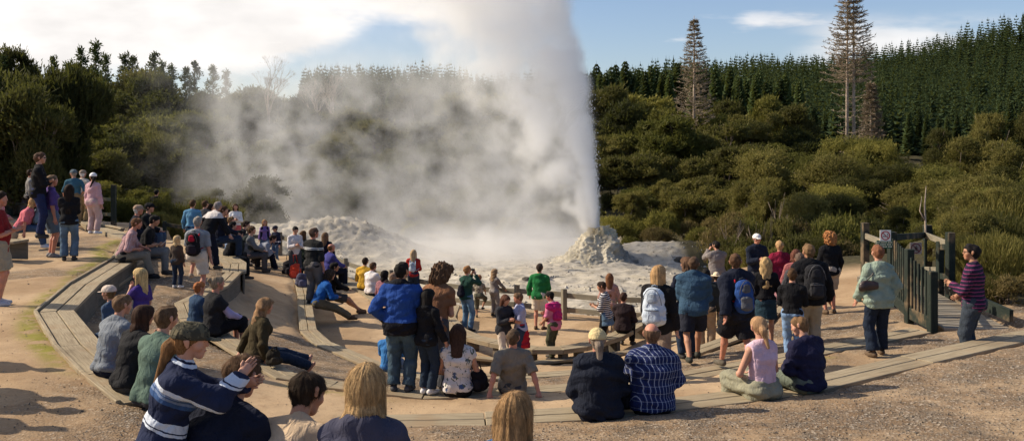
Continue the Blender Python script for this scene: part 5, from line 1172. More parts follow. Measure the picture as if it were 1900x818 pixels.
def plume(t, pos):
    M = t.m; x0, y0, z0 = t.sep(pos)
    wv = t.new('ShaderNodeTexNoise'); t.put(wv.inputs['Vector'], pos); wv.inputs['Scale'].default_value = .55; wv.inputs['Detail'].default_value = 4; wx, wy, wz = t.sep(wv.outputs['Color'])
    x = M('ADD', x0, M('MULTIPLY', M('SUBTRACT', wx, .5), M('MINIMUM', M('MULTIPLY', M('MAXIMUM', z0, 0.0), .35), 2.4))); z = M('ADD', z0, M('MULTIPLY', M('SUBTRACT', wy, .5), 1.2)); y = M('ADD', y0, M('MULTIPLY', M('SUBTRACT', wz, .5), 1.6))
    h = M('MAXIMUM', M('SUBTRACT', z0, 1.3), 0.0)
    xr = M('SUBTRACT', 3.66, M('ADD', M('MULTIPLY', h, .012), M('MULTIPLY', M('MULTIPLY', h, h), .0115)))
    xl = M('SUBTRACT', 3.1, M("MULTIPLY", h, .70)); xm = M('ADD', M('MULTIPLY', x, .75), M('MULTIPLY', x0, .25))
    u = M('DIVIDE', M('SUBTRACT', xm, xl), M('MAXIMUM', M('SUBTRACT', xr, xl), .15))
    puff = t.noise(pos, 1.1, 5, .6); right = gmr(t, M('ADD', M('SUBTRACT', xr, M('ADD', M('MULTIPLY', x0, .8), M('MULTIPLY', x, .2))), M('MULTIPLY', M('SUBTRACT', puff, .52), M('MINIMUM', M('MULTIPLY', h, .32), 1.8))), -.12, .32)
    dy = M('ABSOLUTE', M('SUBTRACT', y0, 40.0)); wy_ = M('ADD', .25, M('MULTIPLY', h, .26)); fy = gmr(t, M('DIVIDE', dy, wy_), 1.15, .45)
    n1 = t.noise(pos, .75, 6, .62, .4); n2 = t.noise(pos, .27, 5, .58, .5); n3 = t.noise(t.vscale(pos, (1, 1, .55)), 1.7, 4, .6, .6)
    n3_ = t.noise(pos, .8, 5, .6)
    body = M('MULTIPLY', M('MULTIPLY', gmr(t, M('ADD', u, M('MULTIPLY', M('SUBTRACT', n3_, .5), 1.5)), -.34, .42), right), M('MULTIPLY', fy, gmr(t, z0, 1.0, 1.7)))
    body = M('MULTIPLY', body, M('MULTIPLY', gmr(t, n1, .37, .57, .05, 1.3), M('ADD', .28, M('DIVIDE', 3.0, M('ADD', 1.0, M('MULTIPLY', h, .8))))))
    # drifting veil to the left
    fade = M('MULTIPLY', M('MULTIPLY', gmr(t, x, -18.5, -11.0), gmr(t, x0, 4.2, 1.5)), M('MULTIPLY', gmr(t, M('ABSOLUTE', M('SUBTRACT', y, 45.5)), 5.0, 2.5), gmr(t, z, 11.5, 6.5)))
    patch = M('ADD', gmr(t, n2, .485, .61), M('MULTIPLY', gmr(t, n1, .48, .60), 1.0)); dens = M('ADD', .105, M('MULTIPLY', gmr(t, M('ABSOLUTE', M('ADD', x0, 11.0)), 3.5, .5), .05))
    veil = M('MULTIPLY', M('MULTIPLY', fade, patch), dens)
    near = M('MULTIPLY', M('MULTIPLY', gmr(t, x0, -6.0, 1.5), gmr(t, x0, 3.6, 2.6)), M('MULTIPLY', gmr(t, M('ABSOLUTE', M('SUBTRACT', y0, 40.5)), 3.2, 1.0), M('MULTIPLY', gmr(t, n1, .46, .60), .20)))
    near = M('MULTIPLY', near, gmr(t, z0, 8.5, 3.5))
    # mist hugging the flat
    mist = M('MULTIPLY', M('MULTIPLY', gmr(t, x0, -8.5, -2.5), gmr(t, x0, 4.4, 2.4)), M('MULTIPLY', gmr(t, z, 1.7, .1), gmr(t, M('ABSOLUTE', M('SUBTRACT', y0, 43.5)), 6.5, 2.5))); mist = M('MULTIPLY', mist, gmr(t, n1, .30, .60, .10, .36))
    # the upper cloud that spreads over the frame's top
    top = M('MULTIPLY', M('MULTIPLY', gmr(t, z, 8.2, 11.0), gmr(t, x, -13.0, -4.0)), M('MULTIPLY', gmr(t, M('SUBTRACT', xr, x0), -.6, 1.6), gmr(t, dy, 4.8, 2.0))); top = M('MULTIPLY', top, gmr(t, n2, .45, .62, .0, .05))
    return M('ADD', M('ADD', body, M('ADD', veil, near)), M('ADD', mist, top))
steam('steam', 'white steam drifting left from the erupting geyser', (-22, 34, -.4), (5.2, 51, 14.5), (262, 142, 149), plume)
def jet(t, pos):
    M = t.m; x, y, z = t.sep(pos); h = M('MAXIMUM', M('SUBTRACT', z, 1.2), 0.0)
    xr = M('SUBTRACT', 3.64, M('ADD', M('MULTIPLY', h, .012), M('MULTIPLY', M('MULTIPLY', h, h), .0115))); w = M('ADD', .10, M('MULTIPLY', h, .10))
    n = t.noise(t.vscale(pos, (1, 1, .22)), 4.5, 5, .65); xx = M('ADD', x, M('MULTIPLY', M('SUBTRACT', n, .5), .22))
    c = M('SUBTRACT', xr, M('MULTIPLY', w, .9)); dx = M('DIVIDE', M('ABSOLUTE', M('SUBTRACT', xx, c)), w); dyy = M('DIVIDE', M('ABSOLUTE', M('SUBTRACT', y, 40.0)), w)
    r = M('SQRT', M('ADD', M('MULTIPLY', dx, dx), M('MULTIPLY', dyy, dyy))); return M('MULTIPLY', M('MULTIPLY', gmr(t, r, 1.25, .55), gmr(t, n, .32, .6, .3, 1.0)), M('DIVIDE', 9.0, M('ADD', 1.0, M('MULTIPLY', h, 1.1))))
steam('geyser_jet', 'white water jet shooting up from the cone', (1.2, 38.8, 1.0), (4.2, 41.2, 9.0), (75, 60, 200), jet, .0)
def spray():
    r = np.random.RandomState(9); n = 2600; h = r.rand(n) ** 1.6 * 6.5; xr = 3.66 - .012 * h - .0115 * h * h; w = .10 + .07 * h; x = xr + r.normal(0, 1, n) * w * .35 - w * .35 + np.abs(r.normal(0, .05, n)) * h * .25; y = 40 + r.normal(0, 1, n) * w * .6; z = 1.45 + h
    base = np.array([(1, 0, 0), (-1, 0, 0), (0, 1, 0), (0, -1, 0), (0, 0, 1.8), (0, 0, -1.8)], float); tr = np.array([(0, 2, 4), (2, 1, 4), (1, 3, 4), (3, 0, 4), (2, 0, 5), (1, 2, 5), (3, 1, 5), (0, 3, 5)]); s = (r.uniform(.006, .020, n))[:, None, None]
    v = base[None] * s + np.stack([x, y, z], -1)[:, None, :]; t_ = (tr[None] + (np.arange(n) * 6)[:, None, None]).reshape(-1, 3); tag(link('water_spray', mesh_np('water_spray', v.reshape(-1, 3), None, t_, False), simple('water_drops', (.8, .8, .8), .3, .05)), 'bright water drops thrown off the edge of the jet', None, None, 'stuff')
spray()
SC.cycles.volume_step_rate = 2.0; SC.cycles.volume_max_steps = 160; SC.cycles.volume_bounces = 24; SC.cycles.max_bounces = 24; SC.cycles.diffuse_bounces = 3; SC.cycles.glossy_bounces = 2; SC.cycles.transmission_bounces = 2; SC.cycles.transparent_max_bounces = 8
SC.cycles.use_denoising = True; SC.cycles.use_adaptive_sampling = True; SC.cycles.adaptive_threshold = .02
try: SC.cycles.denoiser = 'OPENIMAGEDENOISE'
except Exception: pass
SC.cycles.sample_clamp_indirect = 12.0
# ------------------------------------------------------------------ accessories
def part(J, nm, S, mat, vx=.011):
    v, q = S.mesh(vx / J['k']); return link(nm, mesh_np(nm, v * J['k'], q), mat, J['root'])
def sleeves(J, col):
    k = J['k']
    for A0, E, H_ in J['AR']:
        S = Sdf(); A0, E, H_ = A0 / k, E / k, H_ / k; S.cone(A0, E, .058, .052, .02); S.cone(E, H_, .052, .040, .02); S.cut(H_, H_ - E); S.cut(A0, A0 - E); S.disp = folds(3, .005); part(J, 'sleeve', S, cloth(col))
def cuffs(J, col):
    k = J['k']
    for A0, E, H_ in J['AR']:
        S = Sdf(); E, H_ = E / k, H_ / k; S.cone(E + (H_ - E) * .35, E + (H_ - E) * .95, .066, .056, .02); S.cut(E + (H_ - E) * .9, H_ - E); S.cut(E + (H_ - E) * .4, E - H_); S.disp = folds(8, .006); part(J, 'cuff', S, cloth(col))
def collar(J, col):
    k = J['k']; N, C, f, u = J['N'] / k, J['C'] / k, J['f'], J['u']; S = Sdf(); S.cone(N + f * .05, C + f * .115, .022, .02, .01); S.cone(N - f * .01, N + u * .03, .066, .060, .01); S.cut(N + u * .03, u); part(J, 'collar', S, cloth(col), .008)
def open_jacket(J, col):
    k = J['k']; P, C, f, u, r = J['P'] / k, J['C'] / k, J['f'], J['u'], J['r']
    for sg in (-1, 1): S = Sdf(); S.cone(C + u * .09 + r * sg * .10, P + r * sg * .13, .10, .10, .02); S.cut(C + r * sg * .045, -r * sg); part(J, 'jacket_front', S, cloth(col), .012)
def skirt_wrap(J, col):
    k = J['k']; P, f, u, r = J['P'] / k, J['f'], J['u'], J['r']; S = Sdf(); S.cone(P + u * .09, P - u * .55 - f * .08, .145, .17, .04, r, 1.1); S.cut(P - u * .45, -u); S.cut(P + u * .11, u); S.cut(P + f * .05, f); S.disp = folds(17, .016); part(J, 'tied_sweater', S, cloth(col), .012)
def shades(J):
    ht, k = J['ht'], J['k']; m = MB()
    for sg in (-1, 1): m.tube([ht(sg * .010, .105, .012), ht(sg * .032, .100, .010), ht(sg * .056, .085, .012)], [.012 * k, .017 * k, .012 * k], 8); m.tube([ht(sg * .058, .082, .014), ht(sg * .082, .0, .016)], .004 * k, 5)
    m.build('sunglasses', simple('dark_lens', (.01, .01, .012), .15, .05, 5, 0, 0, .6), J['root'], True)
def glasses(J):
    ht, k = J['ht'], J['k']; m = MB()
    for sg in (-1, 1):
        c = [ht(sg * .034 + .021 * cos(q * pi / 5), .104 - abs(.021 * cos(q * pi / 5) + .034) * .1, .008 + .014 * sin(q * pi / 5)) for q in range(11)]; m.tube(c, .0035 * k, 5); m.tube([ht(sg * .056, .098, .012), ht(sg * .082, .0, .016)], .0035 * k, 5)
    m.tube([ht(-.014, .108, .01), ht(.014, .108, .01)], .0035 * k, 5); m.build('glasses', simple('black_frame', (.012, .010, .010), .3, .05), J['root'], True)
def paper(J, lb):
    k = J['k']; h = J['AR'][1][2] / k; t = empty('paper', lb, 'paper', J['root'].location, J['root'].rotation_euler[2]); m = MB(); c = h + J['f'] * .10 + V(0, 0, .06)
    a, b, n = J['r'] * .105, nrm(J['f'] * .6 + V(0, 0, .7)) * .075, nrm(np.cross(J['r'], J['f'] * .6 + V(0, 0, .7))) * .003
    m.hexa([(c - a - b - n) * k, (c + a - b - n) * k, (c + a + b - n) * k, (c - a + b - n) * k, (c - a - b + n) * k, (c + a - b + n) * k, (c + a + b + n) * k, (c - a + b + n) * k]); m.build('sheet', simple('paper', (.75, .74, .70), .8, .03), t)
def device(J, lb, cat, chest=False):
    k, ht = J['k'], J['ht']; t = empty(cat, lb, cat, J['root'].location, J['root'].rotation_euler[2])
    c = (J['AR'][0][2] + J['AR'][1][2]) / 2 / k + J['f'] * .02 if chest else ht(0, .16, .0) / k; f, r = (J['f'], J['r']) if chest else (J['hf'], J['hr']); m = MB(); ang = math.atan2(r[1], r[0])
    if cat == 'binoculars':
        for sg in (-1, 1): m.tube([(c + r * sg * .03 - f * .05) * k, (c + r * sg * .034 + f * .07) * k], [.018 * k, .027 * k], 10)
        m.tube([(c - r * .03) * k, (c + r * .03) * k], .012 * k, 6); m.build('barrels', simple('black_plastic', (.012, .012, .013), .4, .05), t, True)
    else: m.box(c * k, (.11 * k, .05 * k, .07 * k), ang); o = m.build('camera_body', simple('black_plastic', (.012, .012, .013), .4, .05), t); bev(o, .004); m = MB(); m.tube([c * k, (c + f * .075) * k], [.030 * k, .027 * k], 12); m.build('lens', simple('black_plastic', (.012, .012, .013), .4, .05), t, True)
def sling(J, lb):
    k = J['k']; t = empty('sling_bag', lb, 'bag', J['root'].location, J['root'].rotation_euler[2], 'bags the visitors carry'); C, f, u, r = J['C'] / k, J['f'], J['u'], J['r']; S = Sdf(); c = C - f * .17 - u * .16 - r * .05; S.cone(c - u * .10, c + u * .08, .085, .05, .03, r, 1.35); S.disp = folds(6, .008)
    v, q = S.mesh(.012 / k); link('bag_body', mesh_np('bag_body', v * k, q), cloth((.012, .012, .02)), t); m = MB(); m.tube([p * k for p in (c + u * .1, C - f * .14 + u * .08, C + u * .195 + r * .08, C + f * .12 + r * .06)], .012 * k, 6); m.build('strap', cloth((.012, .012, .02)), t, True)
def ground_bag(name, lb, px, py, H, size, col, strap=True, grp='bags set down beside people'):
    p = PH(px, py, H); t = empty(name, lb, 'bag', p, rnd.uniform(-.5, .5), grp); S = Sdf(); w, h = size; S.cone((0, 0, h * .35), (0, 0, h * .62), w * .42, w * .34, .03, V(1, 0, 0), 1.35); S.cut((0, 0, .004), (0, 0, -1)); S.disp = folds(int(px), .012); v, q = S.mesh(.012); link('bag_body', mesh_np('bag_body', v, q), cloth(col), t)
    S = Sdf(); S.cone((0, -w * .36, h * .25), (0, -w * .36, h * .42), w * .2, w * .18, .02, V(1, 0, 0), 1.6); v, q = S.mesh(.011); link('pocket', mesh_np('pocket', v, q), cloth(dk(col, 1.5)), t)
    if strap: m = MB(); m.tube([V(-w * .2, 0, h * .85), V(-w * .15, -.04, h * 1.15), V(w * .15, -.05, h * 1.18), V(w * .22, 0, h * .85)], .010, 6); m.build('strap', cloth(dk(col, .8)), t, True)
ground_bag('rucksack', 'black rucksack on the bench between the floral blouse and the grey tee shirt', 886, 727, 3.33, (.24, .36), (.016, .014, .016))
ground_bag('cloth_bag', 'pale grey cloth bag beside the floral blouse woman', 872, 727, 3.33, (.17, .30), (.26, .27, .30))
ground_bag('handbag', 'dark fringed handbag beside the olive jacketed woman', 508, 676, 3.12, (.20, .22), (.03, .025, .018))
ground_bag('handbag', 'black bag between the navy coat and the checked shirt', 1163, 762, 2.79, (.20, .34), (.012, .012, .015))
ground_bag('rucksack', 'black rucksack by the woman in the white blouse', 536, 515, 3.9, (.34, .62), (.02, .018, .022))
ground_bag('rucksack', 'orange red rucksack among the bags at the standing group', 548, 522, 3.9, (.30, .66), (.55, .06, .03))
ground_bag('rucksack', 'slate grey rucksack at the feet of the black sports sweater', 560, 536, 3.88, (.34, .50), (.07, .07, .11))
ground_bag('rucksack', 'dark green rucksack behind the black sports sweater', 556, 512, 3.8, (.30, .7), (.02, .03, .022))
# ------------------------------------------------------------------ people
BK, NV, DNV = (.012, .012, .014), (.014, .018, .038), (.010, .012, .024); JN, JL, JD = (.055, .085, .14), (.13, .19, .28), (.022, .034, .060)
KH, TAN, CRM, GRY, DGR = (.36, .28, .19), (.30, .215, .13), (.62, .52, .40), (.20, .20, .21), (.06, .06, .065); WH = (.74, .72, .70); OL = (.095, .085, .05)
BR, DB, BLK, BLD, GIN, GREY, LB, SB = (.075, .040, .020), (.030, .018, .012), (.012, .010, .009), (.42, .27, .12), (.50, .19, .06), (.26, .23, .20), (.16, .095, .045), (.30, .20, .11)
# -- nearest row, cut by the lower edge
def bag_hand(J): pass
person('girl in camouflage cap and blue striped rugby shirt leaning on the dark shirted man', 300, s=352, top=602, h=1.42, a=76, sex='f', kid=False, lean=12, bend=6, head=(4, 0), arms=((-.02, .43, .04), (-.14, .38, .14)), feet='stand', hair=('pony', (.20, .10, .04), .42), hat=('cap', (.055, .05, .035), ('camo', (.11, .095, .06), (.03, .028, .02))),
       shirt=((.018, .024, .055), 1.92, dict(inf=.026, hem=.12, pat=('rugby', (.55, .60, .68), (.04, .09, .22)), collar=.02, fold=.010)), pants=((.10, .11, .14), 'long'), eyes=True, skin='fair', dz=-.36)
person('big dark haired man in a plain navy polo with the girl leaning on his head', 398, s=345, top=676, h=1.76, a=24, lean=20, bend=18, bulk=1.2, head=(0, 6), arms=('knee', 'knee'), feet='sit', hair=('short', (.10, .055, .03)), shirt=((.012, .015, .030), .95, dict(fold=.008, collar=.02, inf=.02, flare=.012)), pants=(DGR, 'long'), dz=.02)
person('boy with dark hair bowing his head in a beige tee shirt', 536, s=345, top=716, h=1.68, a=12, lean=14, bend=30, head=(22, 18), arms=('knee', 'knee'), feet='sit', hair=('short', (.035, .022, .014)), shirt=((.50, .375, .255), .9, dict(fold=.008, inf=.016)), pants=(DGR, 'long'), skin='tan', dz=.02)
person('blonde bobbed woman in a slate purple hooded top seen from behind', 672, s=362, top=684, h=1.66, a=3, sex='f', bulk=1.08, lean=4, bend=8, arms=('knee', 'lap'), feet='sit', hair=('bob', (.40, .26, .125), .17), shirt=((.055, .055, .085), 1.9, dict(hood=1, fold=.009, inf=.026)), pants=(DGR, 'long'), dz=.02)
person('woman with long straight dark blonde hair and a blue top at the bottom edge', 938, s=350, top=740, h=1.64, a=20, sex='f', lean=8, bend=12, arms=('knee', 'lap'), feet='sit', hair=('long', (.30, .18, .085), .44), shirt=((.03, .10, .24), 1.9, dict(fold=.008)), pants=(JN, 'long'), dz=.40)
# -- left terrace bench
person('person in a sage green sweater sitting on the left bench', 284, ring='A', top=572, a=32, lean=6, bend=14, arms=('knee', 'lap'), feet='sit', hair=('short', (.11, .065, .035)), shirt=((.10, .15, .12), 1.9, dict(inf=.024, fold=.007)), pants=(DGR, 'long'))
person('woman in a black vest with hot pink sleeves holding her chin', 240, ring='A', top=570, a=38, sex='f', lean=8, bend=14, arms=('lap', 'chin'), feet='sit', hair=('bob', (.045, .022, .014), .16), shirt=((.02, .02, .022), .96, dict(inf=.03, fold=.006)), pants=(DGR, 'long'), extra=lambda J: sleeves(J, (.55, .03, .17)))
person('grey haired man in a pale grey sweatshirt on the left bench', 203, ring='A', top=550, a=38, lean=6, bend=16, arms=('knee', 'lap'), feet='sit', hair=('short', (.17, .10, .055)), shirt=((.19, .21, .24), 1.9, dict(inf=.024, fold=.008)), pants=(NV, 'long'))
person('small child in a pale sun visor peeping past the grey sweatshirt man', 213, s=142, top=530, py=None, a=-75, kid=True, lean=10, arms=('down', 'down'), feet='sit', hair=('short', LB), hat=('cap', (.6, .5, .42)), shirt=(JN, 1.9), pants=(JN, 'long'), dz=.35, eyes=True)
person('blonde girl in a purple and white tee shirt facing left by the dark pit', 262, s=128, top=497, a=-70, sex='f', kid=True, head=(0, 4), arms=('chin', 'loose'), feet='stand', hair=('long', (.50, .35, .16), .34), shirt=((.06, .035, .18), .8, dict(band=WH, fold=.006)), pants=(JD, 'long'), eyes=True)
person('man in a pink check shirt with a black jacket tied round his waist', 240, s=88, top=405, a=72, lean=16, bend=10, bulk=1.08, head=(0, 4), arms=('knee', 'front'), feet='sit', hair=('short', (.14, .065, .03)), shirt=((.42, .25, .25), 1.3, dict(pat=('plaid', (.55, .45, .45), (.32, .14, .16)), wrap=(BK, .12))), pants=((.21, .185, .145), 'long'), dz=.42, skin='red', shoe=BK)
person('man in a black tee shirt reading a paper beside the pink check shirt', 268, s=85, top=400, a=78, lean=12, bend=8, head=(0, 12), arms=('front', 'hold'), feet='sit', hair=('short', BLK), shirt=(BK, .9), pants=((.17, .17, .165), 'long'), dz=.42, skin='tan', extra=lambda J: paper(J, 'folded white paper held by the man in the black tee shirt'))
person('old man in a tan flat cap and dark jacket at the left group', 250, s=72, top=381, a=75, bend=14, arms=('lap', 'lap'), feet='sit', hair=('short', (.5, .48, .45)), hat=('cap', (.34, .24, .17)), shirt=(DNV, 1.9, dict(inf=.03)), pants=(NV, 'long'), dz=.42, skin='red')
person('person in a dark cap and dark jacket behind the old man in the tan cap', 268, s=66, top=377, a=88, lean=10, arms=('lap', 'knee'), feet='sit', hair=('short', BLK), hat=('cap', BK), shirt=(BK, 1.9, dict(inf=.03)), pants=(JN, 'long'), dz=.42)
person('person in a black jacket with a white hem standing against the dark bushes', 290, s=52, top=352, a=15, arms=('pocket', 'pocket'), hair=('short', BLK), shirt=(BK, 1.9, dict(inf=.03, band=WH, hem=.08)), pants=(DNV, 'long'))
person('heavy man in a violet polo shirt and blue shorts', 94, s=86, top=325, py=478, a=55, bulk=1.22, head=(5, 4), arms=('down', 'down'), feet='narrow', hair=('short', (.20, .13, .08)), shirt=((.10, .06, .21), .9, dict(hem=.12, collar=.02)), pants=((.11, .15, .20), 'short', dict(inf=.03)), skin='red', shoe=GRY, eyes=True)
person('woman with long black hair, black sweater and flared jeans', 128, s=85, top=342, py=484, a=-18, sex='f', arms=('crossed', 'crossed'), feet='stand', hair=('long', (.018, .012, .009), .5), shirt=(BK, 1.9, dict(inf=.02, hem=.08)), pants=((.08, .125, .18), 'long', dict(flare=.03, pat=('wash',))))
person('tall man in sunglasses and black sweater standing on a bench with folded arms', 72, s=86, top=283, a=68, arms=('crossed', 'crossed'), hair=('short', (.09, .05, .03)), shirt=(BK, 1.9, dict(inf=.022, hem=.1, collar=.03)), pants=((.022, .03, .085), 'long'), dz=.46, eyes=False, h=1.86, extra=lambda J: shades(J))
person('blonde woman in a coral pink tee shirt sitting on the pale plank bench', 48, s=84, top=367, a=75, sex='f', bulk=1.18, lean=20, bend=14, arms=('lap', (.05, .2, -.5)), feet='sit', hair=('bob', (.40, .23, .10), .14), shirt=((.56, .15, .18), .9, dict(inf=.02)), pants=(JN, 'long'), dz=.43, shoe=WH, skin='red')
person('older person in a pale blue shirt bent forward beside the coral tee shirt', 76, s=80, top=361, a=85, lean=14, bend=18, head=(0, 10), arms=('lap', 'lap'), feet='sit', hair=('short', (.34, .22, .12)), shirt=((.16, .22, .27), 1.9), pants=((.25, .22, .18), 'long'), dz=.43)
person('person in pink sitting at the far left edge of the photo', -4, s=66, top=357, a=80, sex='f', arms=('lap', 'lap'), feet='sit', hair=('bob', LB, .14), shirt=((.5, .2, .22), 1.9), pants=(KH, 'long'), dz=.42)
person('woman in a black jacket and lilac trousers in the shade at left', 41, s=52, top=305, a=70, sex='f', arms=('hold', 'hold'), hair=('short', BLK), shirt=(BK, 1.9, dict(inf=.03)), pants=((.26, .21, .24), 'long', dict(inf=.03)), extra=lambda J: collar(J, WH))
person('person in a grey shirt half hidden behind the tall man in sunglasses', 56, s=55, top=314, a=60, arms=('loose', 'down'), hair=('short', DB), shirt=((.22, .21, .20), 1.9), pants=(BK, 'long'))
person('man in a teal shirt and grey cap looking left with brown trousers', 137, s=60, top=315, a=-12, head=(-45, 0), bulk=1.12, arms=('loose', 'hip'), hair=('short', GREY), hat=('cap', (.10, .13, .15)), shirt=((.045, .12, .17), 1.2, dict(hem=.12)), pants=((.24, .155, .075), 'long', dict(inf=.03)))
person('old man in a tan cap and pale shirt beside the teal shirted man', 153, s=59, top=316, a=15, bulk=1.05, arms=('back', 'hip'), hair=('short', WH), hat=('cap', (.30, .23, .17)), shirt=((.50, .44, .37), .9), pants=((.28, .20, .10), 'long', dict(inf=.03)))
person('woman in a pale pink jacket and white cap with a dark ponytail', 173, s=60, top=321, a=18, sex='f', head=(-55, 0), arms=('down', 'down'), hair=('pony', BLK, .3), hat=('cap', (.72, .72, .72)), shirt=((.55, .33, .36), 1.9, dict(inf=.03, hem=.1)), pants=((.50, .36, .34), 'long', dict(inf=.03)), shoe=WH)
person('person in a red shirt and khaki shorts cut off by the left edge', -4, s=121, h=1.76, a=72, bulk=1.1, arms=('crossed', 'hold'), hair=('short', DB), shirt=((.22, .018, .02), .9, dict(hem=.12)), pants=((.36, .29, .20), 'short', dict(inf=.03)), shoe=(.45, .45, .48), skin='red')
for i, (px, s_, hh, lb, c1) in enumerate(((-250, 163, 1.76, 'man in a brown jumper standing just outside the left edge casting the highest shadow', (.15, .09, .05)), (-262, 183, 1.70, 'woman in a red coat standing just outside the left edge', (.3, .03, .03)), (-290, 190, 1.80, 'man in a green coat standing just outside the left edge', (.04, .1, .05)), (-330, 203, 1.72, 'man in a white shirt standing just outside the left edge nearest the camera', WH))):
    person(lb, px, s=s_, h=hh, a=60, arms=('pocket', 'down'), hair=('short', DB), shirt=(c1, 1.9, dict(inf=.025)), pants=(JD, 'long'), eyes=False)
# -- group on the left upper tier
person('grey haired man with a red and black backpack, cream shorts, one foot on the bench', 366, s=91, top=402, py=560, a=4, bulk=1.05, head=(-8, 6), arms=((.08, .22, -.50), 'down'), feet='lunge', hair=('short', GREY), shirt=((.25, .26, .28), .9, dict(hem=.1)), pants=((.60, .50, .40), 'short', dict(inf=.035)), shoe=(.30, .24, .18), skin='red',
       pack=('black backpack with bright red yoke on the man in cream shorts', (.014, .012, .014), (.03, .02, .025), 1.0, (.45, .02, .04)))
person('small blonde girl in a brown top beside the red backpack man', 328, s=92, top=437, py=534, a=12, sex='f', kid=True, arms=('down', 'down'), hair=('bob', (.52, .37, .19), .16), shirt=((.065, .048, .038), 1.9, dict(hem=.12)), pants=(JD, 'long'), shoe=WH)
person('man in a white and black windcheater leaning forward on his arm', 385, s=76, top=375, py=500, a=38, lean=24, bend=10, bulk=1.1, head=(-20, -6), arms=('hip', (.28, .50, -.42)), feet='step', hair=('short', (.26, .22, .20)), shirt=(BK, 1.9, dict(inf=.034, hem=.10, pat=('bands', (.56, .52, .50), ((1.17, 2.0),)))), pants=(DNV, 'long', dict(inf=.03)))
G = [('person in a light blue jacket at the left of the distant crowd', 357, 62, 371, 5, 'm', (.10, .24, .38), BR, 'stand'), ('person with brown hair and a dark top beside the light blue jacket', 380, 56, 372, 20, 'm', DGR, BR, 'stand'),
     ('dark haired child in a pink top amid the distant crowd', 389, 55, 378, 60, 'f', (.5, .2, .24), DB, 'stand'), ('person in a cream top at the back of the distant crowd', 404, 50, 377, 40, 'm', (.45, .4, .35), BR, 'stand'),
     ('fair haired person in a grey top low in the distant crowd', 396, 58, 386, 80, 'm', (.35, .32, .30), LB, 'sit'), ('man in a navy shirt sitting in the distant crowd', 408, 60, 382, 70, 'm', DNV, BR, 'sit'), ('person in a black shirt leaning right in the distant crowd', 418, 58, 389, 85, 'm', BK, DB, 'sit'),
     ('person with a pale blue and navy jacket crouched below the distant crowd', 427, 64, 411, 60, 'm', (.22, .30, .45), BLK, 'sit'), ('child in a pale top between the crouched people', 424, 60, 402, 90, 'm', (.5, .42, .36), LB, 'sit')]
for lb, px, s_, tp, a_, sx, c1, hc, ft in G:
    person(lb, px, s=s_, top=tp, a=a_, sex=sx, arms=('lap', 'knee') if ft == 'sit' else ('loose', 'hold'), feet=ft, bend=12 if ft == 'sit' else 0, hair=('short', hc) if sx == 'm' else ('bob', hc, .16), shirt=(c1, 1.9), pants=(rnd.choice([JN, JD, DGR, KH]), 'long'), dz=.42 if ft == 'sit' else 0)
person('woman in a white top and red skirt standing apart in the mist', 437, s=50, top=378, a=160, sex='f', arms=('hold', 'hold'), hair=('long', BR, .3), shirt=(WH, 1.9), pants=((.50, .10, .10), 'skirt', dict(len=.5)), eyes=False)
person('balding man in a dark green jacket sitting near the red jacket', 450, s=69, top=419, a=78, lean=12, bend=14, arms=('lap', 'knee'), feet='sit', hair=('short', (.10, .06, .04)), shirt=((.035, .042, .038), 1.9, dict(inf=.03)), pants=(BK, 'long'), dz=.38, skin='tan')
person('child in a bright red jacket tucked behind the balding man', 437, s=68, top=427, a=70, kid=True, arms=('lap', 'lap'), bend=12, feet='sit', hair=('short', LB), shirt=((.50, .03, .03), 1.9, dict(inf=.03)), pants=(JD, 'long'), dz=.32)
person('man in profile with a grey jacket at the right of the seated cluster', 463, s=66, top=420, a=85, arms=('lap', 'knee'), bend=10, feet='sit', hair=('short', BR), shirt=((.12, .125, .13), 1.9, dict(inf=.025)), pants=(DGR, 'long'), dz=.36)
person('man with dark hair crouching at the front of the seated cluster', 444, s=72, top=410, a=75, arms=('lap', 'knee'), bend=16, lean=10, feet='sit', hair=('short', DB), shirt=(BK, 1.9), pants=(BK, 'long'), dz=.42)
person('person in a dark coat sitting low behind the windcheater man', 424, s=74, top=428, a=60, arms=('lap', 'knee'), bend=26, lean=12, feet='sit', hair=('short', BLK), shirt=(BK, 1.9, dict(inf=.035)), pants=(BK, 'long'), dz=.36)
person('person in a pale grey fleece doubled over behind the two children', 484, s=60, top=437, a=70, lean=30, bend=34, arms=('knee', 'knee'), feet='sit', hair=('short', DB), shirt=((.24, .25, .29), 1.9, dict(inf=.03)), pants=(DNV, 'long'), dz=.25)
person('fair haired girl in a purple top and open jacket facing the camera', 491, s=58, top=407, py=479, a=165, sex='f', kid=True, arms=('down', 'down'), feet='wide', hair=('long', (.36, .21, .10), .30), shirt=((.19, .12, .32), 1.9, dict(hem=.1)), pants=((.07, .11, .18), 'long'), eyes=False, extra=lambda J: open_jacket(J, DNV))
person('boy in a navy cap and navy zip jacket looking down', 512, s=58, top=419, py=487, a=-150, kid=True, head=(10, 16), arms=('down', 'down'), hair=('short', DB), hat=('cap', (.03, .03, .045)), shirt=((.018, .022, .045), 1.9, dict(inf=.03, pat=('bands', (.5, .5, .55), ((.72, .75),)))), pants=((.08, .13, .21), 'long'), shoe=WH, eyes=False)
person('dark haired woman in a white blouse looking down at her camera', 547, s=64, top=420, a=150, sex='f', head=(0, 22), arms=('hold', 'hold'), hair=('short', BLK), shirt=((.60, .56, .55), 1.9), pants=(DGR, 'long'), eyes=False)
person('man in a black sports sweater with white chest stripes standing side on', 581, s=76, fix=True, dz=.42, top=423, a=30, arms=('hold', 'down'), head=(18, 0), feet='step', hair=('short', (.10, .06, .04)), shirt=((.022, .022, .022), 1.3, dict(inf=.028, hem=.08, pat=('bands', (.7, .7, .7), ((1.36, 1.375), (1.395, 1.41))))), pants=((.15, .135, .125), 'long', dict(inf=.03)), skin='red')
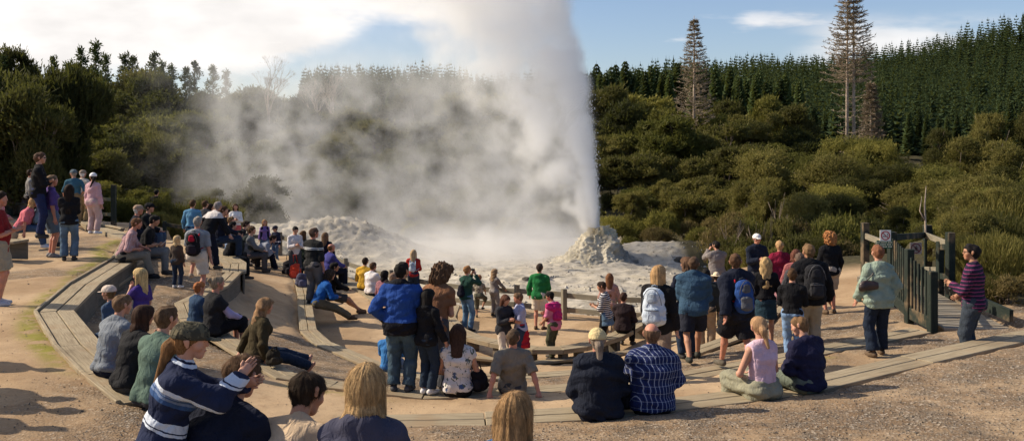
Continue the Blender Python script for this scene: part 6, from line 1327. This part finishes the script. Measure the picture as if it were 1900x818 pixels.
person('brown haired woman behind the black sports sweater', 562, s=70, top=428, a=25, sex='f', arms=('hold', 'hold'), hair=('long', (.09, .045, .02), .34), shirt=((.04, .05, .03), 1.9), pants=(BK, 'long'))
person('woman with long brown hair and a navy top beyond the black sports sweater', 603, s=62, top=431, a=8, sex='f', arms=('loose', 'loose'), hair=('long', (.15, .09, .05), .3), shirt=(DNV, 1.9), pants=(JD, 'long'))
person('bald man in a violet blue sweater sitting by the fence', 611, s=63, top=452, a=55, arms=('lap', 'knee'), bend=10, feet='sit', hair=('bald', (.14, .07, .03)), shirt=((.055, .055, .22), 1.9, dict(inf=.025)), pants=(DNV, 'long'), dz=.38, skin='red')
person('dark haired person in black beside the bright blue shirt, bare shins', 614, s=80, top=487, a=68, arms=('lap', 'knee'), bend=14, feet='sitout', hair=('short', BLK), shirt=(BK, 1.9), pants=(DGR, 'short'), dz=.42, skin='tan', shoe=(.12, .07, .04))
person('curly dark haired man in a bright blue sweater and olive trousers', 599, s=83, top=502, a=62, lean=18, bend=16, arms=('lap', 'knee'), feet='sitout', hair=('curly', (.05, .033, .022), .05), shirt=((.015, .09, .32), 1.9, dict(inf=.026)), pants=((.13, .11, .07), 'long', dict(inf=.025)), dz=.42, shoe=BR)
for lb, px, tp, a_, sx, c1, hc, kw in (('person in a yellow jacket with a dark green collar on the low seat', 676, 478, 15, 'm', (.62, .36, .045), DB, {}), ('man in a white long sleeved shirt on the low seat', 689, 487, 38, 'm', (.68, .64, .64), BR, dict(skin='red')),
        ('dark haired woman in a dusky pink cardigan on the low seat', 711, 502, 30, 'f', (.26, .12, .14), BLK, {}), ('older man in a tan sweater on the low seat', 728, 506, 22, 'm', (.38, .24, .155), (.20, .13, .09), {}), ('person with dark hair almost hidden behind the blue jacketed man', 716, 520, 20, 'm', DGR, DB, {})):
    person(lb, px, ring='E', top=tp, a=a_, sex=sx, arms=('lap', 'knee'), bend=10, feet='sit', hair=('short', hc) if sx == 'm' else ('bob', hc, .16), shirt=(c1, 1.9, dict(inf=.026)), pants=(JD, 'long'), **kw)
person('long blonde haired woman in a red top looking at the pool', 767, s=60, top=463, a=5, sex='f', arms=('loose', 'hold'), hair=('long', (.42, .29, .16), .42), shirt=((.36, .03, .025), 1.9), pants=(JD, 'long'), pack=('small pale blue backpack on the woman in the red top', (.42, .50, .58), (.5, .56, .62), .62, (.4, .5, .6)))
# -- centre
person('curly haired woman in a brown top bowing her head', 806, s=121, fix=True, top=496, a=25, sex='f', bulk=1.05, lean=10, bend=16, head=(30, 20), arms=('hold', 'hold'), hair=('curly', (.10, .055, .03), .16), shirt=((.20, .095, .05), .6, dict(inf=.02)), pants=(DGR, 'long'), skin='tan')
person('man in a royal blue and black jacket standing on the bench with his back turned', 744, ring='C', top=487, a=8, bulk=1.12, head=(20, 0), arms=('hip', (.09, .10, -.52)), feet='stand', hair=('short', BLK), shirt=((.02, .06, .24), 1.93, dict(inf=.046, hem=.12, collar=.035, fold=.012, pat=('bands', (.012, .012, .016), ((0.0, .97), (1.47, 2.0))))), pants=((.045, .075, .105), 'long', dict(inf=.028, pat=('wash',), fold=.008)), skin='tan', shoe=DGR)
person('slim child in a black hooded top close beside the royal blue jacket', 792, ring='C', top=536, a=35, sex='f', head=(10, 8), arms=('hold', 'loose'), feet='narrow', hair=('long', BLK, .3), shirt=(BK, 1.9, dict(inf=.022, hood=1, hem=.1)), pants=((.022, .034, .055), 'long', dict(flare=.02)), shoe=WH)
person('person in a sky blue jacket crouched behind the man in jeans', 724, ring='D', top=606, a=5, bend=18, arms=('knee', 'knee'), feet='sit', hair=('short', DB), shirt=((.05, .19, .46), 1.9, dict(inf=.03)), pants=(JL, 'long'))
person('dark haired woman in a sleeveless white blouse with blue flowers', 849, ring='C', top=602, a=3, sex='f', bend=6, arms=('lap', 'lap'), feet='sit', hair=('long', (.045, .024, .016), .27), shirt=((.62, .58, .55), .18, dict(inf=.022, pat=('floral', (.05, .09, .20), (.10, .12, .09)))), pants=(BK, 'long'))
person('man in a grey brown tee shirt leaning back on both hands', 951, ring='C', top=608, a=-4, lean=-14, bend=4, head=(18, 8), bulk=1.06, arms=('prop', 'prop'), feet='sitout', hair=('short', (.085, .055, .035)), shirt=((.20, .175, .14), .92, dict(inf=.02, fold=.008)), pants=(DGR, 'long'), skin='red')
person('woman in a dark green jacket raising binoculars', 866, s=73, top=493, py=616, a=42, sex='f', arms=('camera', 'camera'), hair=('short', (.30, .15, .06)), shirt=((.022, .060, .045), 1.9, dict(inf=.022)), pants=((.10, .17, .25), 'long', dict(pat=('wash',))), shoe=BK, extra=lambda J: (device(J, 'small dark binoculars at the eyes of the woman in green', 'binoculars'), sling(J, 'black sling bag on the back of the woman in green')))
person('boy in a camouflage shirt with one foot up on the rail', 889, s=69, top=510, py=589, a=12, kid=True, arms=('rail', 'rail'), feet='footup', hair=('short', (.26, .11, .05)), shirt=((.28, .24, .18), .9, dict(hem=.12, pat=('camo', (.14, .12, .09), (.40, .35, .27)))), pants=((.10, .095, .065), 'capri', dict(inf=.03)), skin='tan')
person('girl in a grey top and grey trousers resting on the fence rail', 917, s=66, top=499, py=587, a=48, sex='f', kid=False, arms=('rail', 'rail'), hair=('wavy', (.28, .18, .10), .28), shirt=((.20, .17, .155), 1.9), pants=((.24, .215, .20), 'long', dict(inf=.025)))
person('man in a bright green hooded top and cream shorts', 1001, s=70, top=489, py=612, a=18, arms=('loose', 'hold'), hair=('short', (.045, .03, .022)), shirt=((.02, .15, .045), 1.9, dict(inf=.032, hood=1, hem=.09)), pants=((.62, .53, .42), 'short', dict(inf=.028)), skin='red', shoe=BR)
person('long brown haired woman in a black cardigan looking down', 935, s=78, top=547, a=140, sex='f', head=(0, 26), arms=('hold', 'hold'), hair=('long', (.10, .045, .028), .38), shirt=((.035, .035, .04), 1.9, dict(inf=.024, hem=.12)), pants=((.55, .47, .38), 'long'), eyes=False)
person('short haired woman in a lilac tee with a red sweater round her waist', 965, s=79, top=543, a=-105, sex='f', head=(0, 14), arms=('hold', 'hold'), hair=('short', (.17, .10, .055)), shirt=((.34, .35, .50), .9, dict(inf=.02, hem=.05)), pants=((.03, .045, .08), 'long', dict(flare=.01)), skin='red', eyes=True, extra=lambda J: skirt_wrap(J, (.38, .018, .03)))
person('dark haired woman in pink with a magenta shawl over her shoulders', 1028, s=79, top=542, py=667, a=-58, sex='f', head=(-14, 20), lean=6, arms=('front', 'hold'), feet='step', hair=('short', BLK), shirt=((.60, .19, .30), .95, dict(inf=.026, hem=.16, shawl=(.48, .025, .15))), pants=((.075, .075, .045), 'long', dict(inf=.028)), skin='tan', eyes=False)
person('dark curly haired woman in a navy and white striped top', 1124, s=82, top=523, py=657, a=-72, sex='f', head=(-8, 20), lean=4, arms=('hold', 'hold'), hair=('short', (.035, .022, .016)), shirt=((.016, .018, .035), 1.3, dict(inf=.02, pat=('hs', (.62, .60, .58), .044, .42), wrap=((.10, .16, .23), .22))), pants=(BK, 'long'), skin='tan', eyes=True)
person('long auburn haired woman in a dusky pink top by the fence', 1131, s=68, top=507, a=8, sex='f', arms=('loose', 'loose'), hair=('long', (.17, .075, .035), .46), shirt=((.42, .24, .20), 1.9), pants=(TAN, 'long'))
person('small dark figure sitting behind the striped top woman', 1156, s=76, top=543, a=20, arms=('lap', 'lap'), bend=8, feet='sit', hair=('short', (.05, .025, .018)), shirt=((.03, .02, .022), 1.9, dict(inf=.03)), pants=(BK, 'long'), dz=.40)
person('straight blonde haired woman in a black hooded coat walking right', 1221, s=105, top=492, a=24, sex='f', head=(12, 0), arms=('hold', 'down'), feet='walk', hair=('long', (.40, .24, .11), .40), shirt=((.014, .013, .014), 1.95, dict(inf=.034, hem=.14, hood=1)), pants=((.24, .175, .13), 'long', dict(inf=.022)), pack=('large pale blue white backpack on the blonde woman in black', (.50, .56, .64), (.40, .46, .54), 1.12, (.45, .50, .56)))
person('brown haired person looking left behind the steel blue fleece', 1276, s=92, top=477, a=-15, head=(-25, 0), arms=('loose', 'loose'), hair=('bob', (.11, .06, .035), .12), shirt=(DNV, 1.9, dict(inf=.03)), pants=(JD, 'long'))
person('man in a steel blue fleece and navy shorts walking away', 1287, s=109, top=477, py=672, a=8, bulk=1.08, head=(8, 4), arms=('hold', 'hold'), feet='walk2', hair=('short', (.085, .05, .03)), shirt=((.040, .080, .130), 1.95, dict(inf=.042, hem=.10, collar=.03, fold=.013)), pants=((.022, .024, .035), 'short', dict(inf=.034)), skin='tan', shoe=(.045, .045, .035))
person('person in tan trousers hidden behind the steel blue fleece', 1310, s=97, top=499, a=12, arms=('hold', 'down'), hair=('short', BLK), shirt=((.03, .035, .035), 1.9, dict(inf=.03)), pants=((.30, .22, .145), 'long', dict(inf=.03)))
person('man in a grey shirt holding a camera up to his face', 1330, s=78, top=447, a=-12, head=(-22, 0), bulk=1.12, arms=('camera', 'camera'), hair=('short', BLK), shirt=((.20, .175, .165), 1.9, dict(inf=.036, hem=.16)), pants=(DGR, 'long'), extra=lambda J: device(J, 'small camera held up by the man in the grey shirt', 'camera'))
person('child in a cream bucket hat and navy coat', 1329, s=93, top=505, a=10, kid=True, arms=('down', 'down'), hair=('short', DB), hat=('bucket', (.72, .60, .42)), shirt=((.018, .020, .035), 1.9, dict(inf=.034, hem=.12)), pants=((.085, .075, .055), 'long', dict(inf=.03)))
person('tall youth in a navy jacket and black shorts striding left', 1368, s=126, top=472, a=-14, bulk=1.1, head=(30, 6), lean=4, arms=('swing', 'hold'), feet='walk', hair=('short', (.095, .05, .027)), shirt=((.014, .017, .030), 1.95, dict(inf=.046, hem=.12, collar=.03, fold=.012)), pants=((.016, .016, .020), 'short', dict(inf=.045, fold=.01)), skin='red', shoe=(.10, .085, .065),
       pack=('blue and grey daypack with a red strap on the striding youth', (.025, .065, .22), (.10, .105, .12), .95, (.42, .02, .03), .04))
person('man in a white cap and navy jacket facing back towards the camera', 1404, s=84, top=434, a=165, head=(12, 0), arms=('loose', 'hold'), hair=('short', GREY), hat=('cap', WH), shirt=((.014, .018, .032), 1.93, dict(inf=.036, hem=.10, collar=.03)), pants=(DGR, 'long'), skin='red', eyes=False, extra=lambda J: (shades(J), collar(J, (.45, .03, .05))))
person('girl with wavy golden hair, black cardigan and denim skirt', 1421, s=105, top=478, a=8, sex='f', arms=('down', 'loose'), feet='step', hair=('wavy', (.42, .28, .13), .42), shirt=(BK, 1.93, dict(inf=.022, hem=-.03, band=WH)), pants=((.022, .045, .065), 'skirt', dict(len=.36, inf=.02)), skin='fair', shoe=BK)
person('blonde woman in a maroon sweater with a pale pink skirt', 1447, s=88, top=447, a=0, sex='f', bulk=1.15, arms=('hip', 'hold'), hair=('short', (.42, .25, .12)), shirt=((.19, .012, .035), 1.9, dict(inf=.036, hem=.04, fold=.010)), pants=((.55, .27, .29), 'skirt', dict(len=.55)), skin='red')
person('red brown haired person just showing beside the black backpack man', 1477, s=80, top=463, a=20, sex='f', arms=('loose', 'loose'), hair=('bob', (.12, .045, .03), .12), shirt=((.3, .1, .1), 1.9), pants=(DGR, 'long'))
person('shaven headed person close behind the black backpack man', 1484, s=84, top=470, a=10, arms=('loose', 'loose'), hair=('short', (.12, .08, .06)), shirt=(DGR, 1.9), pants=(KH, 'long'), skin='red')
person('teenager in pale blue jeans hidden behind the black backpack man', 1477, s=110, top=500, a=20, arms=('hold', 'hold'), feet='narrow', hair=('short', BR), shirt=(BK, 1.9), pants=((.16, .25, .40), 'long', dict(pat=('wash',))), shoe=WH, dxy=(-.03, .1))
person('man in a black fleece and khaki trousers with a big black backpack', 1502, s=113, top=453, py=660, a=-2, bulk=1.12, head=(-8, 4), arms=('hold', (.16, .10, -.50)), feet='stand', hair=('short', (.17, .10, .05)), shirt=((.012, .012, .014), 1.93, dict(inf=.05, hem=.10, collar=.04, fold=.011)), pants=((.32, .27, .20), 'long', dict(inf=.03)), skin='tan',
       pack=('large black hiking backpack with side pockets on the khaki trousered man', (.022, .022, .025), (.035, .035, .04), 1.12, (.03, .03, .03)))
person('woman with curly ginger hair, black sweater and beige shorts', 1540, s=92, top=430, py=582, a=-14, sex='f', arms=('hold', 'loose'), feet='stand', hair=('curly', (.36, .16, .06), .10), shirt=(BK, 1.93, dict(inf=.03, hem=.08)), pants=((.42, .33, .25), 'short', dict(inf=.03)), skin='red', shoe=(.15, .10, .06), extra=lambda J: paper(J, 'small white leaflet in the ginger haired woman\'s hand'))
# -- right
def handbag(J):
    k = J['k']; t = empty('handbag', 'dark brown leather shoulder bag under the arm of the woman in sage green', 'handbag', J['root'].location, J['root'].rotation_euler[2], 'bags the visitors carry'); C, r, u, f = J['C'] / k, J['r'], J['u'], J['f']
    c = C - r * .20 - u * .16 - f * .10; S = Sdf(); S.cone(c - r * .10, c + r * .11 + u * .02, .070, .065, .03, f, .75); S.cone(c - r * .08 + u * .05, c + r * .09 + u * .06, .04, .04, .03, f, .8); S.disp = folds(4, .008)
    v, q = S.mesh(.011 / k); link('bag_body', mesh_np('bag_body', v * k, q), simple('brown_leather', (.045, .028, .024), .4, .3, 9, .4, .01, .5), t)
    m = MB(); m.tube([q * k for q in (c + r * .10 + u * .05, C - r * .10 - f * .13 + u * .02, C + u * .21 - r * .11, C + f * .13 - r * .12 + u * .08)], .012 * k, 6); m.tube([q * k for q in (c - r * .10 + u * .04, C - r * .15 - f * .12 + u * .04, C + u * .19 - r * .13)], .010 * k, 6); m.build('strap', simple('brown_leather', (.045, .028, .024), .4, .3, 9, .4, .01, .5), t, True)
person('woman in a sage green hooded top and dark jeans with a shoulder bag', 1630, s=124, top=455, py=662, a=-6, sex='f', bulk=1.14, arms=('loose', 'pocket'), feet='step', hair=('short', (.20, .085, .045)), shirt=((.25, .31, .25), 1.93, dict(inf=.034, hem=.13, hood=1, fold=.010)), pants=((.016, .024, .042), 'long', dict(inf=.022, flare=.03)), skin='fair', shoe=(.12, .08, .05), extra=handbag)
person('man in glasses and a navy and pink striped sweater at the gate', 1806, s=106, top=453, a=-52, head=(-16, 0), arms=('hold', (.0, .22, -.38)), hair=('short', (.012, .010, .010)), shirt=((.020, .016, .035), 1.9, dict(inf=.026, hem=.09, pat=('hs', (.20, .04, .11), .052, .28), collar=.02)), pants=((.040, .050, .065), 'long', dict(inf=.025)), skin='tan', eyes=True, extra=lambda J: (glasses(J), device(J, 'black camera held at the chest of the striped sweater man', 'camera', chest=True)))
# -- front bench
def cap_back(J): pass
person('woman in a navy coat and pale yellow cap with a grey ponytail', 1110, ring='A', top=612, a=-4, sex='f', bulk=1.22, bend=8, arms=('front', 'lap'), feet='sit', hair=('pony', (.22, .17, .13), .36), hat=('cap', (.58, .46, .24)), shirt=((.014, .017, .028), 1.92, dict(inf=.05, collar=.02, fold=.012)), pants=(DNV, 'long'), skin='red')
person('balding man in a blue and white checked shirt seen from behind', 1210, ring='A', top=600, a=4, bulk=1.16, bend=8, arms=('knee', 'lap'), feet='sit', hair=('bald', (.13, .075, .045)), shirt=((.018, .028, .10), .95, dict(inf=.036, fold=.010, pat=('plaid', (.38, .42, .52), (.012, .015, .05)), flare=.01, collar=.02)), pants=(BK, 'long'), skin='red')
person('girl in a pale pink tank top with a sandy ponytail', 1414, ring='A', top=588, a=-26, sex='f', bend=6, head=(20, 8), arms=('lap', 'lap'), feet='sit', hair=('pony', (.36, .21, .11), .24), shirt=((.60, .42, .50), 0, dict(inf=.018)), pants=((.26, .25, .18), 'long', dict(inf=.03, fold=.012)), skin='fair')
person('boy in a navy hooded sweatshirt with turned back pale cuffs', 1500, ring='A', top=592, a=-30, bend=18, head=(-30, 18), arms=('front', 'lap'), feet='sit', hair=('short', (.17, .095, .045)), shirt=((.018, .018, .045), 1.6, dict(inf=.042, hood=1, fold=.012)), pants=((.13, .15, .12), 'long', dict(inf=.03)), skin='fair', extra=lambda J: cuffs(J, (.42, .55, .58)))
person('woman in a black quilted vest with lilac sleeves looking right', 396, ring='C', top=512, a=55, sex='f', bulk=1.02, bend=8, arms=('knee', 'knee'), feet='sit', hair=('bun', (.26, .19, .12)), shirt=((.022, .022, .024), .5, dict(inf=.036)), pants=(BK, 'capri'), skin='red', extra=lambda J: sleeves(J, (.42, .36, .55)), dz=.0)
person('small red haired child in a denim jacket', 364, ring='C', top=523, a=40, kid=True, bend=12, arms=('lap', 'lap'), feet='sit', hair=('short', (.36, .13, .045)), shirt=((.035, .065, .12), 1.9, dict(inf=.03)), pants=(JN, 'long'))
person('brown haired woman in an olive hooded jacket stretching out her legs', 478, ring='C', top=555, a=58, sex='f', lean=4, bend=8, head=(4, 10), arms=('prop', (.05, .10, -.5)), feet='sitlong', hair=('wavy', (.26, .15, .075), .24), shirt=((.055, .042, .022), 1.93, dict(inf=.032, hood=1)), pants=(JD, 'long', dict(inf=.02)), shoe=None, skin='fair', eyes=False)
# ---- small things people wear or hold
print('PEOPLE', NPEOPLE[0])
